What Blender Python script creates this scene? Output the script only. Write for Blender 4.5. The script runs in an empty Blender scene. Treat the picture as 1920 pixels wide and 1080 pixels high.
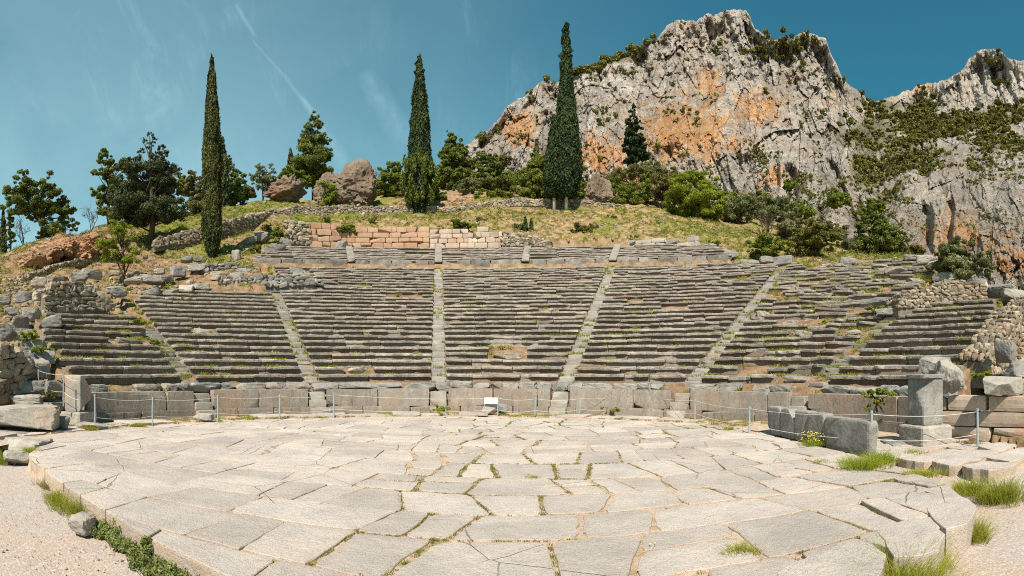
import bpy, math, random
import numpy as np
from math import sin, cos, pi, radians as R

# ---------------------------------------------------------------- camera, world, sun
sc = bpy.context.scene
col = sc.collection
F, HZ, EYE = 917.0, 698.0, 1.75          # focal length in photo pixels, horizon row, eye height
cam_d = bpy.data.cameras.new('camera'); cam = bpy.data.objects.new('camera', cam_d); col.objects.link(cam)
cam.location = (0, 0, EYE); cam.rotation_euler = (R(90), 0, 0)
cam_d.type = 'PANO'; cam_d.panorama_type = 'CENTRAL_CYLINDRICAL'
cam_d.central_cylindrical_range_u_min = -960 / F; cam_d.central_cylindrical_range_u_max = 960 / F
cam_d.central_cylindrical_range_v_min = -(1080 - HZ) / F; cam_d.central_cylindrical_range_v_max = HZ / F
cam_d.central_cylindrical_radius = 1.0
cam_d.clip_start = 0.05; cam_d.clip_end = 6000
sc.camera = cam
sc.render.engine = 'CYCLES'
sc.cycles.filter_width = 1.05; sc.cycles.use_denoising = False; sc.cycles.use_adaptive_sampling = True; sc.cycles.adaptive_threshold = 0.02
sc.view_settings.view_transform = 'Standard'; sc.view_settings.look = 'None'
sc.view_settings.exposure = 0.66; sc.view_settings.gamma = 1.0
SUN_EL, SUN_AZ = R(50), R(7)             # sun behind the camera, a little to its left
sd = bpy.data.lights.new('sun', 'SUN'); so = bpy.data.objects.new('sun', sd); col.objects.link(so)
sd.energy = 5.0; sd.angle = R(0.5); sd.color = (1.0, 0.915, 0.80)
so.rotation_euler = (R(90) - SUN_EL, 0, -SUN_AZ)
so.location = (-6, -40, 60)
world = bpy.data.worlds.new('World'); sc.world = world; world.use_nodes = True

class NT:
    """tiny node-tree helper"""
    def __init__(s, tree): s.t = tree; s.t.nodes.clear()
    def n(s, kind, **kw):
        nd = s.t.nodes.new(kind)
        for k, v in kw.items():
            if k.startswith('i_'): s.inp(nd, k[2:], v)
            else: setattr(nd, k, v)
        return nd
    def inp(s, nd, key, v):
        sock = nd.inputs[int(key)] if key.isdigit() else nd.inputs[key.replace('_', ' ')]
        if isinstance(v, bpy.types.NodeSocket): s.t.links.new(v, sock)
        else: sock.default_value = v
    def math(s, op, a, b=0.0, c=None, clamp=False):
        nd = s.n('ShaderNodeMath', operation=op, use_clamp=clamp)
        s.inp(nd, '0', a); s.inp(nd, '1', b)
        if c is not None: s.inp(nd, '2', c)
        return nd.outputs[0]
    def mix(s, fac, a, b, mode='MIX'):
        nd = s.n('ShaderNodeMix', data_type='RGBA', blend_type=mode)
        s.inp(nd, '0', fac)
        for i, v in ((6, a), (7, b)):
            if isinstance(v, bpy.types.NodeSocket): s.t.links.new(v, nd.inputs[i])
            else: nd.inputs[i].default_value = (*v[:3], 1)
        return nd.outputs[2]
    def noise(s, vec, scale, detail=6, rough=0.6, dist=0.0, off=None):
        nd = s.n('ShaderNodeTexNoise'); s.inp(nd, 'Vector', vec)
        nd.inputs['Scale'].default_value = scale; nd.inputs['Detail'].default_value = detail
        nd.inputs['Roughness'].default_value = rough; nd.inputs['Distortion'].default_value = dist
        return nd.outputs[0]
    def voro(s, vec, scale, feature='F1', out='Distance', rnd=1.0):
        nd = s.n('ShaderNodeTexVoronoi', feature=feature); s.inp(nd, 'Vector', vec)
        nd.inputs['Scale'].default_value = scale; nd.inputs['Randomness'].default_value = rnd
        return nd.outputs[out]
    def rng(s, v, a, b, c=0.0, d=1.0, smooth=False):
        nd = s.n('ShaderNodeMapRange', interpolation_type='SMOOTHSTEP' if smooth else 'LINEAR')
        s.inp(nd, '0', v)
        for i, q in enumerate((a, b, c, d)): nd.inputs[i + 1].default_value = q
        return nd.outputs[0]
    def map(s, vec, scale=(1, 1, 1), rot=(0, 0, 0), loc=(0, 0, 0)):
        nd = s.n('ShaderNodeMapping'); s.inp(nd, 'Vector', vec)
        nd.inputs['Scale'].default_value = scale; nd.inputs['Rotation'].default_value = rot; nd.inputs['Location'].default_value = loc
        return nd.outputs[0]
    def link(s, a, b): s.t.links.new(a, b)

w = NT(world.node_tree)
sky = w.n('ShaderNodeTexSky', sky_type='NISHITA', sun_disc=False)
sky.sun_elevation = SUN_EL; sky.sun_rotation = pi + SUN_AZ
sky.altitude = 600; sky.air_density = 1.3; sky.dust_density = 0.6; sky.ozone_density = 3.0
tc = w.n('ShaderNodeTexCoord'); D = tc.outputs['Generated']
tint = w.mix(1.0, sky.outputs[0], (0.36, 1.12, 0.99), 'MULTIPLY')
sep = w.n('ShaderNodeSeparateXYZ'); w.inp(sep, 'Vector', D)
# thin high cirrus, thicker towards the left (west) of the view
c1 = w.noise(w.map(D, (2.2, 2.2, 3.0), (0.3, 0.5, 0.2)), 1.3, 5, 0.55, 0.6)
c2 = w.noise(w.map(D, (9, 2.0, 2.4), (0.2, 0.75, 0.4)), 2.2, 9, 0.68, 0.8)
west = w.rng(sep.outputs[0], 0.45, -0.75, 0, 1, True)
low = w.rng(sep.outputs[2], 0.62, 0.05, 0.35, 1.0, True)
veil = w.math('MULTIPLY', w.math('MULTIPLY', w.rng(c1, 0.22, 0.60, 0.58, 1, True), west), low)
wisp = w.math('MULTIPLY', w.rng(c2, 0.50, 0.80, 0, 1, True), w.rng(c1, 0.42, 0.62, 0.0, 0.8, True))
wisp = w.math('MULTIPLY', wisp, w.rng(sep.outputs[0], 0.25, -0.1, 0, 0.6, True))
def pixdir(x, y):
    a = (x - 960) / F; v = np.array([sin(a), cos(a), (HZ - y) / F]); return v / np.linalg.norm(v)
def streak(p0, p1, wid0, wid1, amp, seedscale):
    """a vapour trail: a band along the great circle through two sky directions"""
    a, b = pixdir(*p0), pixdir(*p1); nrm = np.cross(a, b); nrm /= np.linalg.norm(nrm)
    tang = np.cross(nrm, a); L = math.acos(float(np.clip(a @ b, -1, 1)))
    def dot(v):
        nd = w.n('ShaderNodeVectorMath', operation='DOT_PRODUCT'); w.inp(nd, '0', D); nd.inputs[1].default_value = tuple(v); return nd.outputs['Value']
    wob = w.math('MULTIPLY', w.math('SUBTRACT', w.noise(D, seedscale, 4, 0.6), 0.5), wid1 * 1.1)
    off = w.math('ABSOLUTE', w.math('ADD', dot(nrm), wob))
    t = w.math('DIVIDE', dot(tang), sin(L))
    wid = w.rng(t, 0, 1, wid0, wid1)
    body = w.math('SUBTRACT', 1.0, w.math('DIVIDE', off, wid), clamp=True)
    ends = w.math('MULTIPLY', w.rng(t, -0.02, 0.12, 0, 1, True), w.rng(t, 0.8, 1.05, 1, 0, True))
    rag = w.rng(w.noise(D, seedscale * 2.2, 6, 0.7), 0.3, 0.65, 0.35, 1)
    return w.math('MULTIPLY', w.math('MULTIPLY', body, ends), w.math('MULTIPLY', rag, amp))
s1 = streak((462, 62), (600, 225), 0.0016, 0.007, 0.17, 40)
s2 = streak((560, 175), (655, 320), 0.006, 0.018, 0.22, 25)
s3 = streak((680, 130), (775, 285), 0.018, 0.034, 0.20, 22)
s4 = streak((440, 5), (480, 72), 0.004, 0.006, 0.25, 40)
cl = w.math('ADD', w.math('MULTIPLY', veil, 1.0), w.math('MULTIPLY', wisp, 0.55))
for s_ in (s1, s2, s3, s4): cl = w.math('ADD', cl, s_)
cl = w.math('MINIMUM', cl, 0.8)
skyc = w.mix(cl, tint, (5.2, 8.2, 8.8))
bg = w.n('ShaderNodeBackground'); w.inp(bg, 'Color', skyc); bg.inputs['Strength'].default_value = 0.060
wo = w.n('ShaderNodeOutputWorld'); w.link(bg.outputs[0], wo.inputs[0])

# ---------------------------------------------------------------- numpy noise
def hsh(ix, iy, iz, s=0):
    h = (ix.astype(np.int64) * 374761393 + iy.astype(np.int64) * 668265263 + iz.astype(np.int64) * 2147483647 + s * 1274126177) & 0xFFFFFFFF
    h = ((h ^ (h >> 13)) * 1274126177) & 0xFFFFFFFF
    h = ((h ^ (h >> 16)) * 2246822519) & 0xFFFFFFFF
    return ((h ^ (h >> 15)) & 0xFFFFFF) / float(0xFFFFFF)
def vn(p, s=0):
    p = np.asarray(p, float); i = np.floor(p); f = p - i; f = f * f * (3 - 2 * f); i = i.astype(np.int64)
    r = 0
    for dx in (0, 1):
        for dy in (0, 1):
            for dz in (0, 1):
                wt = (f[..., 0] if dx else 1 - f[..., 0]) * (f[..., 1] if dy else 1 - f[..., 1]) * (f[..., 2] if dz else 1 - f[..., 2])
                r = r + wt * hsh(i[..., 0] + dx, i[..., 1] + dy, i[..., 2] + dz, s)
    return r                                                     # 0..1
def fbm(p, o=4, s=0, g=0.5):
    a, r, t = 1.0, 0, 0
    p = np.asarray(p, float)
    for k in range(o): r = r + a * vn(p * 2.03 ** k + k * 17.3, s + k); t += a; a *= g
    return r / t
def ridged(p, o=4, s=0):
    a, r, t = 1.0, 0, 0
    for k in range(o): r = r + a * (1 - np.abs(2 * vn(p * 2.1 ** k + k * 9.1, s + k) - 1)); t += a; a *= 0.5
    return r / t
def worley(p, s=0):
    i = np.floor(p).astype(np.int64); f1 = np.full(p.shape[:-1], 9.0); f2 = f1.copy(); idv = np.zeros(p.shape[:-1])
    for dx in (-1, 0, 1):
        for dy in (-1, 0, 1):
            for dz in (-1, 0, 1):
                c = i + (dx, dy, dz)
                q = c + np.stack([hsh(c[..., 0], c[..., 1], c[..., 2], s + k) for k in (1, 2, 3)], -1)
                d = np.sqrt(((p - q) ** 2).sum(-1)); v = hsh(c[..., 0], c[..., 1], c[..., 2], s + 7)
                m = d < f1; f2 = np.where(m, f1, np.minimum(f2, d)); idv = np.where(m, v, idv); f1 = np.where(m, d, f1)
    return f1, f2, idv
def sstep(a, b, x): t = np.clip((x - a) / (b - a), 0, 1); return t * t * (3 - 2 * t)

# ---------------------------------------------------------------- mesh and object helpers
class Mesh:
    def __init__(s): s.v = []; s.l = []; s.c = []; s.t = []; s.x = {}; s.n = 0
    def add(s, v, f, tone=1.0, **extra):
        """v Nx3, f list of index tuples or an int array MxK"""
        v = np.asarray(v, float).reshape(-1, 3)
        if isinstance(f, np.ndarray): s.l.append((f + s.n).ravel()); s.c.append(np.full(len(f), f.shape[1]))
        else:
            s.l.append(np.array([i + s.n for q in f for i in q], int)); s.c.append(np.array([len(q) for q in f], int))
        s.v.append(v); s.t.append(np.broadcast_to(np.asarray(tone, float), (len(v),)).copy())
        for k, a in extra.items(): s.x.setdefault(k, []).append((s.n, np.broadcast_to(np.asarray(a, float), (len(v),)).copy()))
        s.n += len(v); return s
    def build(s, name, mt, parent=None, smooth=False, origin=None):
        v = np.concatenate(s.v); l = np.concatenate(s.l).astype(np.int32); c = np.concatenate(s.c); t = np.concatenate(s.t)
        base = np.zeros(3)
        if parent is not None: base = np.array(parent['_o'])
        elif origin is not None: base = np.array(origin, float)
        else: base = np.array([(v[:, 0].min() + v[:, 0].max()) / 2, (v[:, 1].min() + v[:, 1].max()) / 2, v[:, 2].min()])
        me = bpy.data.meshes.new(name)
        me.vertices.add(len(v)); me.vertices.foreach_set('co', (v - base).astype(np.float32).ravel())
        me.loops.add(len(l)); me.loops.foreach_set('vertex_index', l)
        me.polygons.add(len(c)); me.polygons.foreach_set('loop_start', np.concatenate([[0], np.cumsum(c)[:-1]]).astype(np.int32))
        if smooth: me.polygons.foreach_set('use_smooth', np.ones(len(c), bool))
        else: me.polygons.foreach_set('use_smooth', np.zeros(len(c), bool))
        me.update(calc_edges=True); me.validate()
        a = me.attributes.new('tone', 'FLOAT', 'POINT'); a.data.foreach_set('value', t.astype(np.float32))
        for k, parts in s.x.items():
            full = np.zeros(len(v), np.float32)
            for st, arr in parts: full[st:st + len(arr)] = arr
            me.attributes.new(k, 'FLOAT', 'POINT').data.foreach_set('value', full)
        me.materials.append(mt)
        o = bpy.data.objects.new(name, me); col.objects.link(o)
        if parent is not None: o.parent = parent
        else: o.location = base
        return o
def tag(o, label=None, cat=None, group=None, kind=None):
    if label: o['label'] = label
    if cat: o['category'] = cat
    if group: o['group'] = group
    if kind: o['kind'] = kind
    return o
EMPTIES = []
def thing(name, loc, label, cat, group=None):
    o = bpy.data.objects.new(name, None); col.objects.link(o); o.location = tuple(float(q) for q in loc); o['_o'] = [float(q) for q in loc]
    o.empty_display_size = 0.3; EMPTIES.append(o)
    return tag(o, label, cat, group)
# pixel of the photograph + distance -> world (used as a tape measure for placing things)
def pd(x, d, z=0.0): a = (x - 960) / F; return np.array([d * sin(a), d * cos(a), z])
def pz(x, y, z=0.0): return pd(x, F * (EYE - z) / (y - HZ), z)
def py(x, y, d): return pd(x, d, EYE + (HZ - y) / F * d)
# theatre frame: centre of the orchestra, angle 0 along the middle stairway
TH0 = (822 - 960) / F; CX, CY = 9.5 * sin(TH0), 9.5 * cos(TH0)
def cp(r, th, z):
    a = np.radians(th) + TH0
    return np.stack(np.broadcast_arrays(CX + r * np.sin(a), CY + r * np.cos(a), z), -1).astype(float)
def polar(x, y): dx, dy = x - CX, y - CY; return np.hypot(dx, dy), np.degrees(np.arctan2(dx, dy) - TH0)

def rotz(a): c, s = cos(a), sin(a); return np.array([[c, -s, 0], [s, c, 0], [0, 0, 1.0]])
def rotx(a): c, s = cos(a), sin(a); return np.array([[1.0, 0, 0], [0, c, -s], [0, s, c]])
def roty(a): c, s = cos(a), sin(a); return np.array([[c, 0, s], [0, 1.0, 0], [-s, 0, c]])
_cs = {}
def cubegrid(n):
    if n in _cs: return _cs[n]
    idx, vs, fs = {}, [], []
    def vid(p):
        k = tuple(p)
        if k not in idx: idx[k] = len(vs); vs.append(p)
        return idx[k]
    for ax in range(3):
        for sg in (0, n):
            for i in range(n):
                for j in range(n):
                    q = []
                    for (a, b) in ((i, j), (i + 1, j), (i + 1, j + 1), (i, j + 1)):
                        p = [0, 0, 0]; p[ax] = sg; p[(ax + 1) % 3] = a; p[(ax + 2) % 3] = b; q.append(vid(p))
                    fs.append(q if sg else q[::-1])
    _cs[n] = (np.array(vs, float) * 2 / n - 1, np.array(fs, int)); return _cs[n]
def rock(rs, c, size, rz=0.0, k=5, amp=0.08, n=4, facets=3, tilt=0.0, freq=2.0, bottom=False, crag=0.0, taper=0.0):
    """a worn stone: c is the middle of its foot (bottom=True) or its centre"""
    p, f = cubegrid(n)
    q = p / (np.abs(p) ** k).sum(1, keepdims=True) ** (1 / k)
    for _ in range(facets):
        m = rs.normal(size=3); m /= np.linalg.norm(m); o = rs.uniform(0.72, 1.0)
        q = q - np.maximum(q @ m - o, 0)[:, None] * m
    if amp > 0:
        o_ = rs.uniform(0, 90, 3); q = q * (1 + amp * 2 * (fbm(q * freq + o_, 3 if n > 2 else 2) - 0.5))[:, None]
        if n >= 6: q = q * (1 + amp * 0.9 * (ridged(q * freq * 2.3 + o_, 3) - 0.6) + (amp * 0.9 * (fbm(q * 11 + o_, 2) - 0.5) if n >= 10 else 0))[:, None]
    if crag > 0:
        o_ = rs.uniform(0, 9, 3); f1, f2, i_ = worley(q * (1.7, 1.7, 1.2) + o_, 3); g1, g2, j_ = worley(q * 4.2 + o_, 4)
        q = q * (1 + crag * (0.35 - 0.75 * f1 + 0.35 * np.minimum(f2 - f1, 0.3) + 0.35 * (ridged(q * 2.6 + o_, 3) - 0.6) - 0.22 * g1))[:, None]
    if taper: q = q * np.column_stack([1 - taper * (q[:, 2] + 1) / 2, 1 - taper * (q[:, 2] + 1) / 2, np.ones(len(q))])
    q = q * (np.asarray(size, float) / 2)
    T = rotz(rz) @ rotx(rs.uniform(-tilt, tilt)) @ roty(rs.uniform(-tilt, tilt))
    q = q @ T.T
    c = np.array(c, float)
    if bottom: c = c + (0, 0, -q[:, 2].min())
    return q + c, f
def tube(pts, rad, sides=6):
    pts = np.asarray(pts, float); n = len(pts); rad = np.broadcast_to(rad, (n,))
    vs = []
    for i in range(n):
        d = pts[min(i + 1, n - 1)] - pts[max(i - 1, 0)]; d = d / (np.linalg.norm(d) + 1e-9)
        u = np.cross(d, (0, 0, 1) if abs(d[2]) < 0.9 else (1, 0, 0)); u /= np.linalg.norm(u); v = np.cross(d, u)
        a = np.arange(sides) * 2 * pi / sides
        vs.append(pts[i] + rad[i] * (np.cos(a)[:, None] * u + np.sin(a)[:, None] * v))
    fs = [(i * sides + j, i * sides + (j + 1) % sides, (i + 1) * sides + (j + 1) % sides, (i + 1) * sides + j) for i in range(n - 1) for j in range(sides)]
    fs += [tuple(range(sides))[::-1], tuple((n - 1) * sides + j for j in range(sides))]
    return np.concatenate(vs), fs
def box(cx, cy, z0, sx, sy, sz, rz=0.0):
    v = np.array([(x, y, z) for z in (0, sz) for (x, y) in ((-sx / 2, -sy / 2), (sx / 2, -sy / 2), (sx / 2, sy / 2), (-sx / 2, sy / 2))], float) @ rotz(rz).T + (cx, cy, z0)
    return v, [(3, 2, 1, 0), (4, 5, 6, 7), (0, 1, 5, 4), (1, 2, 6, 5), (2, 3, 7, 6), (3, 0, 4, 7)]

# ---------------------------------------------------------------- materials
def newmat(name):
    m = bpy.data.materials.new(name); m.use_nodes = True; return m, NT(m.node_tree)
def finish(t, colr, rough=0.9, bump=None, strength=0.5, dist=0.02, spec=0.15):
    b = t.n('ShaderNodeBsdfPrincipled'); t.inp(b, 'Base Color', colr); t.inp(b, 'Roughness', rough); b.inputs['Specular IOR Level'].default_value = spec
    if bump is not None:
        bn = t.n('ShaderNodeBump'); t.inp(bn, 'Height', bump); bn.inputs['Strength'].default_value = strength; bn.inputs['Distance'].default_value = dist
        t.link(bn.outputs[0], b.inputs['Normal'])
    o = t.n('ShaderNodeOutputMaterial'); t.link(b.outputs[0], o.inputs[0]); return b
def attr(t, name): nd = t.n('ShaderNodeAttribute', attribute_name=name); return nd.outputs['Fac']
def stone(name, a, b, stain, lichen, s=1.0, stain_amt=0.5, streaks=0.0, bump=0.6, dist=0.03, speck=0.5, inner=None):
    """weathered stone: two body tones, a stain colour in patches, dark lichen specks, optional run-off streaks"""
    m, t = newmat(name); P = t.n('ShaderNodeNewGeometry').outputs['Position']
    n1 = t.noise(P, 1.6 * s, 8, 0.65); n2 = t.noise(P, 0.45 * s, 4, 0.6); n3 = t.noise(P, 9 * s, 6, 0.7); n4 = t.noise(P, 38 * s, 4, 0.7)
    c = t.mix(t.rng(n1, 0.35, 0.65), a, b)
    c = t.mix(t.math('MULTIPLY', t.rng(n2, 0.5, 0.68, 0, 1, True), stain_amt), c, stain)
    c = t.mix(t.math('MULTIPLY', t.rng(n3, 0.52, 0.66, 0, 1, True), speck), c, lichen)
    if inner:                                   # hollowed face: fresh brown stone painted darker to deepen shade; exposed edge weathered grey
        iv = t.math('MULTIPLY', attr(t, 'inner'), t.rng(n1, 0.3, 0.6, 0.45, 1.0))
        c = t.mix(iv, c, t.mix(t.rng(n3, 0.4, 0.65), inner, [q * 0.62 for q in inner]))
    if streaks:
        sn = t.noise(t.map(P, (7, 7, 1.3)), 1.0, 8, 0.75, 0.5)
        c = t.mix(t.math('MULTIPLY', t.rng(sn, 0.46, 0.70, 0, 1, True), t.math('MULTIPLY', t.rng(n1, 0.42, 0.6), streaks)), c, [q * 0.6 for q in lichen])
    c = t.mix(t.rng(n4, 0.3, 0.75, 0.22, 0.0), c, (0.02, 0.018, 0.015))
    tn = t.n('ShaderNodeCombineColor'); v = attr(t, 'tone')
    for i in range(3): t.inp(tn, str(i), v)
    c = t.mix(1.0, c, tn.outputs[0], 'MULTIPLY')
    h = t.math('ADD', t.math('MULTIPLY', n3, 0.7), t.math('MULTIPLY', n4, 0.35))
    h = t.math('ADD', h, t.math('MULTIPLY', t.rng(t.voro(P, 14 * s), 0, 0.25), 0.25))
    finish(t, c, 0.92, h, bump, dist); return m
def foliage(name, dark, light, trans=0.3):
    m, t = newmat(name); P = t.n('ShaderNodeNewGeometry').outputs['Position']
    v = attr(t, 'tone')
    f = t.math('ADD', v, t.rng(t.noise(P, 0.9, 3), 0.3, 0.7, -0.25, 0.25), clamp=True)
    c = t.mix(f, dark, light)
    d = t.n('ShaderNodeBsdfPrincipled'); t.inp(d, 'Base Color', c); d.inputs['Roughness'].default_value = 0.65; d.inputs['Specular IOR Level'].default_value = 0.2
    tr = t.n('ShaderNodeBsdfTranslucent'); t.inp(tr, 'Color', t.mix(0.5, c, light))
    mx = t.n('ShaderNodeMixShader'); mx.inputs[0].default_value = trans; t.link(d.outputs[0], mx.inputs[1]); t.link(tr.outputs[0], mx.inputs[2])
    o = t.n('ShaderNodeOutputMaterial'); t.link(mx.outputs[0], o.inputs[0]); return m
def bark(name, a, b):
    m, t = newmat(name); P = t.n('ShaderNodeNewGeometry').outputs['Position']
    n = t.noise(t.map(P, (6, 6, 1.2)), 2, 6, 0.7)
    finish(t, t.mix(t.rng(n, 0.3, 0.7), a, b), 0.95, n, 0.8, 0.03); return m

M = {}
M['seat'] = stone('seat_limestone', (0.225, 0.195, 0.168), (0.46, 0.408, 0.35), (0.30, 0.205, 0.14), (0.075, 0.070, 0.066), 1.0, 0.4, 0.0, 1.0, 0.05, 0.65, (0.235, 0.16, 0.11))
M['step'] = stone('stair_limestone', (0.25, 0.23, 0.205), (0.38, 0.345, 0.30), (0.40, 0.27, 0.17), (0.16, 0.15, 0.14), 1.0, 0.3, 0, 0.6, 0.02, 0.4)
M['ortho'] = stone('orthostat_limestone', (0.235, 0.203, 0.17), (0.36, 0.305, 0.25), (0.38, 0.235, 0.15), (0.085, 0.08, 0.075), 1.3, 0.5, 0.85, 0.7, 0.03, 0.4)
M['pale'] = stone('pale_limestone', (0.29, 0.265, 0.23), (0.47, 0.42, 0.355), (0.47, 0.29, 0.17), (0.19, 0.18, 0.17), 0.9, 0.35, 0.2, 0.7, 0.03, 0.45)
M['rubble'] = stone('rubble_stone', (0.24, 0.20, 0.15), (0.45, 0.37, 0.265), (0.42, 0.24, 0.13), (0.10, 0.09, 0.08), 1.4, 0.45, 0, 0.9, 0.05, 0.6)
M['grey'] = stone('grey_limestone', (0.19, 0.18, 0.165), (0.36, 0.335, 0.30), (0.38, 0.25, 0.16), (0.12, 0.115, 0.11), 1.0, 0.35, 0, 0.8, 0.04, 0.5)
M['orange'] = stone('orange_ashlar', (0.40, 0.245, 0.155), (0.52, 0.34, 0.225), (0.54, 0.21, 0.09), (0.20, 0.14, 0.10), 1.0, 0.6, 0.1, 0.4, 0.02, 0.3)
M['boulder'] = stone('conglomerate_boulder', (0.145, 0.105, 0.075), (0.27, 0.20, 0.145), (0.30, 0.155, 0.085), (0.05, 0.045, 0.04), 0.35, 0.6, 0.15, 1.0, 0.12, 0.5)
M['bank'] = stone('eroded_bank', (0.28, 0.165, 0.095), (0.44, 0.28, 0.17), (0.44, 0.21, 0.10), (0.12, 0.08, 0.05), 0.4, 0.5, 0, 1.0, 0.12, 0.4)
M['pink'] = stone('pinkish_ashlar', (0.44, 0.33, 0.25), (0.54, 0.43, 0.34), (0.52, 0.25, 0.13), (0.22, 0.18, 0.15), 1.0, 0.5, 0.1, 0.4, 0.02, 0.4)
M['core'] = stone('wall_core', (0.20, 0.16, 0.12), (0.27, 0.21, 0.15), (0.26, 0.15, 0.09), (0.1, 0.09, 0.08), 1.0, 0.5, 0, 0.8, 0.04)
M['cypress'] = foliage('cypress_needles', (0.012, 0.024, 0.008), (0.055, 0.085, 0.022), 0.15)
M['ivy'] = foliage('ivy_leaves', (0.014, 0.024, 0.006), (0.115, 0.12, 0.024), 0.15)
M['pine'] = foliage('pine_needles', (0.028, 0.05, 0.012), (0.26, 0.29, 0.05), 0.28)
M['cedar'] = foliage('dark_conifer_needles', (0.02, 0.03, 0.014), (0.13, 0.145, 0.05), 0.18)
M['bush'] = foliage('evergreen_leaves', (0.045, 0.07, 0.01), (0.3, 0.33, 0.045), 0.3)
M['bright'] = foliage('bright_green_leaves', (0.11, 0.15, 0.01), (0.36, 0.4, 0.04), 0.35)
M['olive'] = foliage('olive_brown_leaves', (0.085, 0.085, 0.022), (0.24, 0.21, 0.06), 0.3)
M['greybush'] = foliage('grey_green_leaves', (0.07, 0.085, 0.03), (0.29, 0.3, 0.12), 0.25)
M['scrub'] = foliage('mountain_scrub_leaves', (0.055, 0.062, 0.012), (0.26, 0.23, 0.05), 0.2)
M['grass'] = foliage('grass_blades', (0.11, 0.145, 0.012), (0.42, 0.41, 0.055), 0.4)
M['straw'] = foliage('dry_grass_blades', (0.150, 0.120, 0.040), (0.340, 0.260, 0.100), 0.4)
M['herb'] = foliage('creeping_herb_leaves', (0.08, 0.105, 0.025), (0.3, 0.32, 0.1), 0.3)
M['bark'] = bark('brown_bark', (0.045, 0.032, 0.024), (0.12, 0.09, 0.065))
M['palebark'] = bark('pale_bark', (0.34, 0.29, 0.24), (0.55, 0.49, 0.42))
def plain(name, c, rough, metal=0.0, bump=0.1):
    m, t = newmat(name); P = t.n('ShaderNodeNewGeometry').outputs['Position']; n = t.noise(P, 18, 5, 0.6)
    b = finish(t, t.mix(t.rng(n, 0.3, 0.7, 0, 0.35), c, [q * 0.7 for q in c]), rough, n, bump, 0.005, 0.4); b.inputs['Metallic'].default_value = metal; return m
M['steel'] = plain('painted_steel', (0.36, 0.42, 0.44), 0.45, 0.35)
M['rope'] = plain('rope_fibre', (0.60, 0.58, 0.52), 0.85)
M['sign'] = plain('white_sign_board', (0.80, 0.80, 0.78), 0.5)
M['ink'] = plain('sign_print', (0.30, 0.32, 0.34), 0.6)
M['flower'] = plain('yellow_petals', (0.80, 0.62, 0.03), 0.6)

# flagstones: pale worn limestone with pits and fine scratches, earth worked into the pits
def m_paving():
    m, t = newmat('flagstone'); P = t.n('ShaderNodeNewGeometry').outputs['Position']
    n1 = t.noise(P, 0.8, 6, 0.6); n2 = t.noise(P, 4.5, 8, 0.7); n3 = t.noise(P, 30, 6, 0.75); n5 = t.noise(P, 110, 3, 0.7)
    c = t.mix(t.rng(n1, 0.35, 0.65), (0.405, 0.352, 0.312), (0.55, 0.485, 0.43))
    c = t.mix(t.math('MULTIPLY', t.rng(n1, 0.48, 0.66, 0, 1, True), 0.35), c, (0.54, 0.42, 0.33))
    c = t.mix(t.math('MULTIPLY', t.rng(n2, 0.52, 0.64, 0, 1, True), 0.30), c, (0.34, 0.30, 0.27))
    c = t.mix(t.rng(n3, 0.50, 0.66, 0, 0.34), c, (0.30, 0.27, 0.24))
    c = t.mix(t.rng(n5, 0.54, 0.70, 0, 0.45), c, (0.22, 0.195, 0.17))
    c = t.mix(t.rng(t.noise(P, 55, 4, 0.7), 0.56, 0.68, 0, 0.35), c, (0.66, 0.62, 0.57))
    edge = attr(t, 'edge')
    c = t.mix(t.math('MULTIPLY', edge, t.rng(n2, 0.32, 0.56, 0.15, 0.95)), c, (0.45, 0.33, 0.245))
    pit = t.rng(t.voro(P, 42), 0.06, 0.16)
    pm = t.rng(n2, 0.44, 0.56)
    c = t.mix(t.math('MULTIPLY', t.math('SUBTRACT', 1.0, pit), t.math('MULTIPLY', pm, 0.7)), c, (0.14, 0.12, 0.10))
    crack = t.rng(t.voro(t.mix(0.12, P, t.n('ShaderNodeTexNoise', i_Vector=P, i_Scale=1.5).outputs['Color']), 0.75, 'DISTANCE_TO_EDGE'), 0.0, 0.006)
    cm = t.rng(t.noise(P, 0.35, 2), 0.50, 0.56)
    c = t.mix(t.math('MULTIPLY', t.math('SUBTRACT', 1.0, crack), t.math('MULTIPLY', cm, 0.75)), c, (0.17, 0.13, 0.09))
    tn = t.n('ShaderNodeCombineColor'); v = attr(t, 'tone')
    for i in range(3): t.inp(tn, str(i), v)
    c = t.mix(1.0, c, tn.outputs[0], 'MULTIPLY')
    h = t.math('ADD', t.math('MULTIPLY', n2, 0.8), t.math('MULTIPLY', n3, 0.35))
    h = t.math('ADD', h, t.math('MULTIPLY', pit, 0.25)); h = t.math('ADD', h, t.math('MULTIPLY', crack, t.math('MULTIPLY', cm, 0.3)))
    h = t.math('ADD', h, t.math('MULTIPLY', n5, 0.12))
    finish(t, c, 0.85, h, 1.0, 0.05); return m
M['paving'] = m_paving()
def m_earth():
    m, t = newmat('joint_earth'); P = t.n('ShaderNodeNewGeometry').outputs['Position']
    n1 = t.noise(P, 1.3, 6, 0.65); n2 = t.noise(P, 14, 6, 0.7)
    c = t.mix(t.rng(n1, 0.35, 0.65), (0.42, 0.30, 0.215), (0.54, 0.41, 0.32))
    c = t.mix(t.rng(t.noise(P, 2.0, 5, 0.7), 0.53, 0.60, 0, 0.75), c, (0.24, 0.21, 0.06))
    c = t.mix(t.rng(n2, 0.5, 0.7, 0, 0.5), c, (0.22, 0.15, 0.10))
    finish(t, c, 0.95, t.math('ADD', n2, t.noise(P, 60, 4)), 0.7, 0.03); return m
M['earth'] = m_earth()
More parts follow.
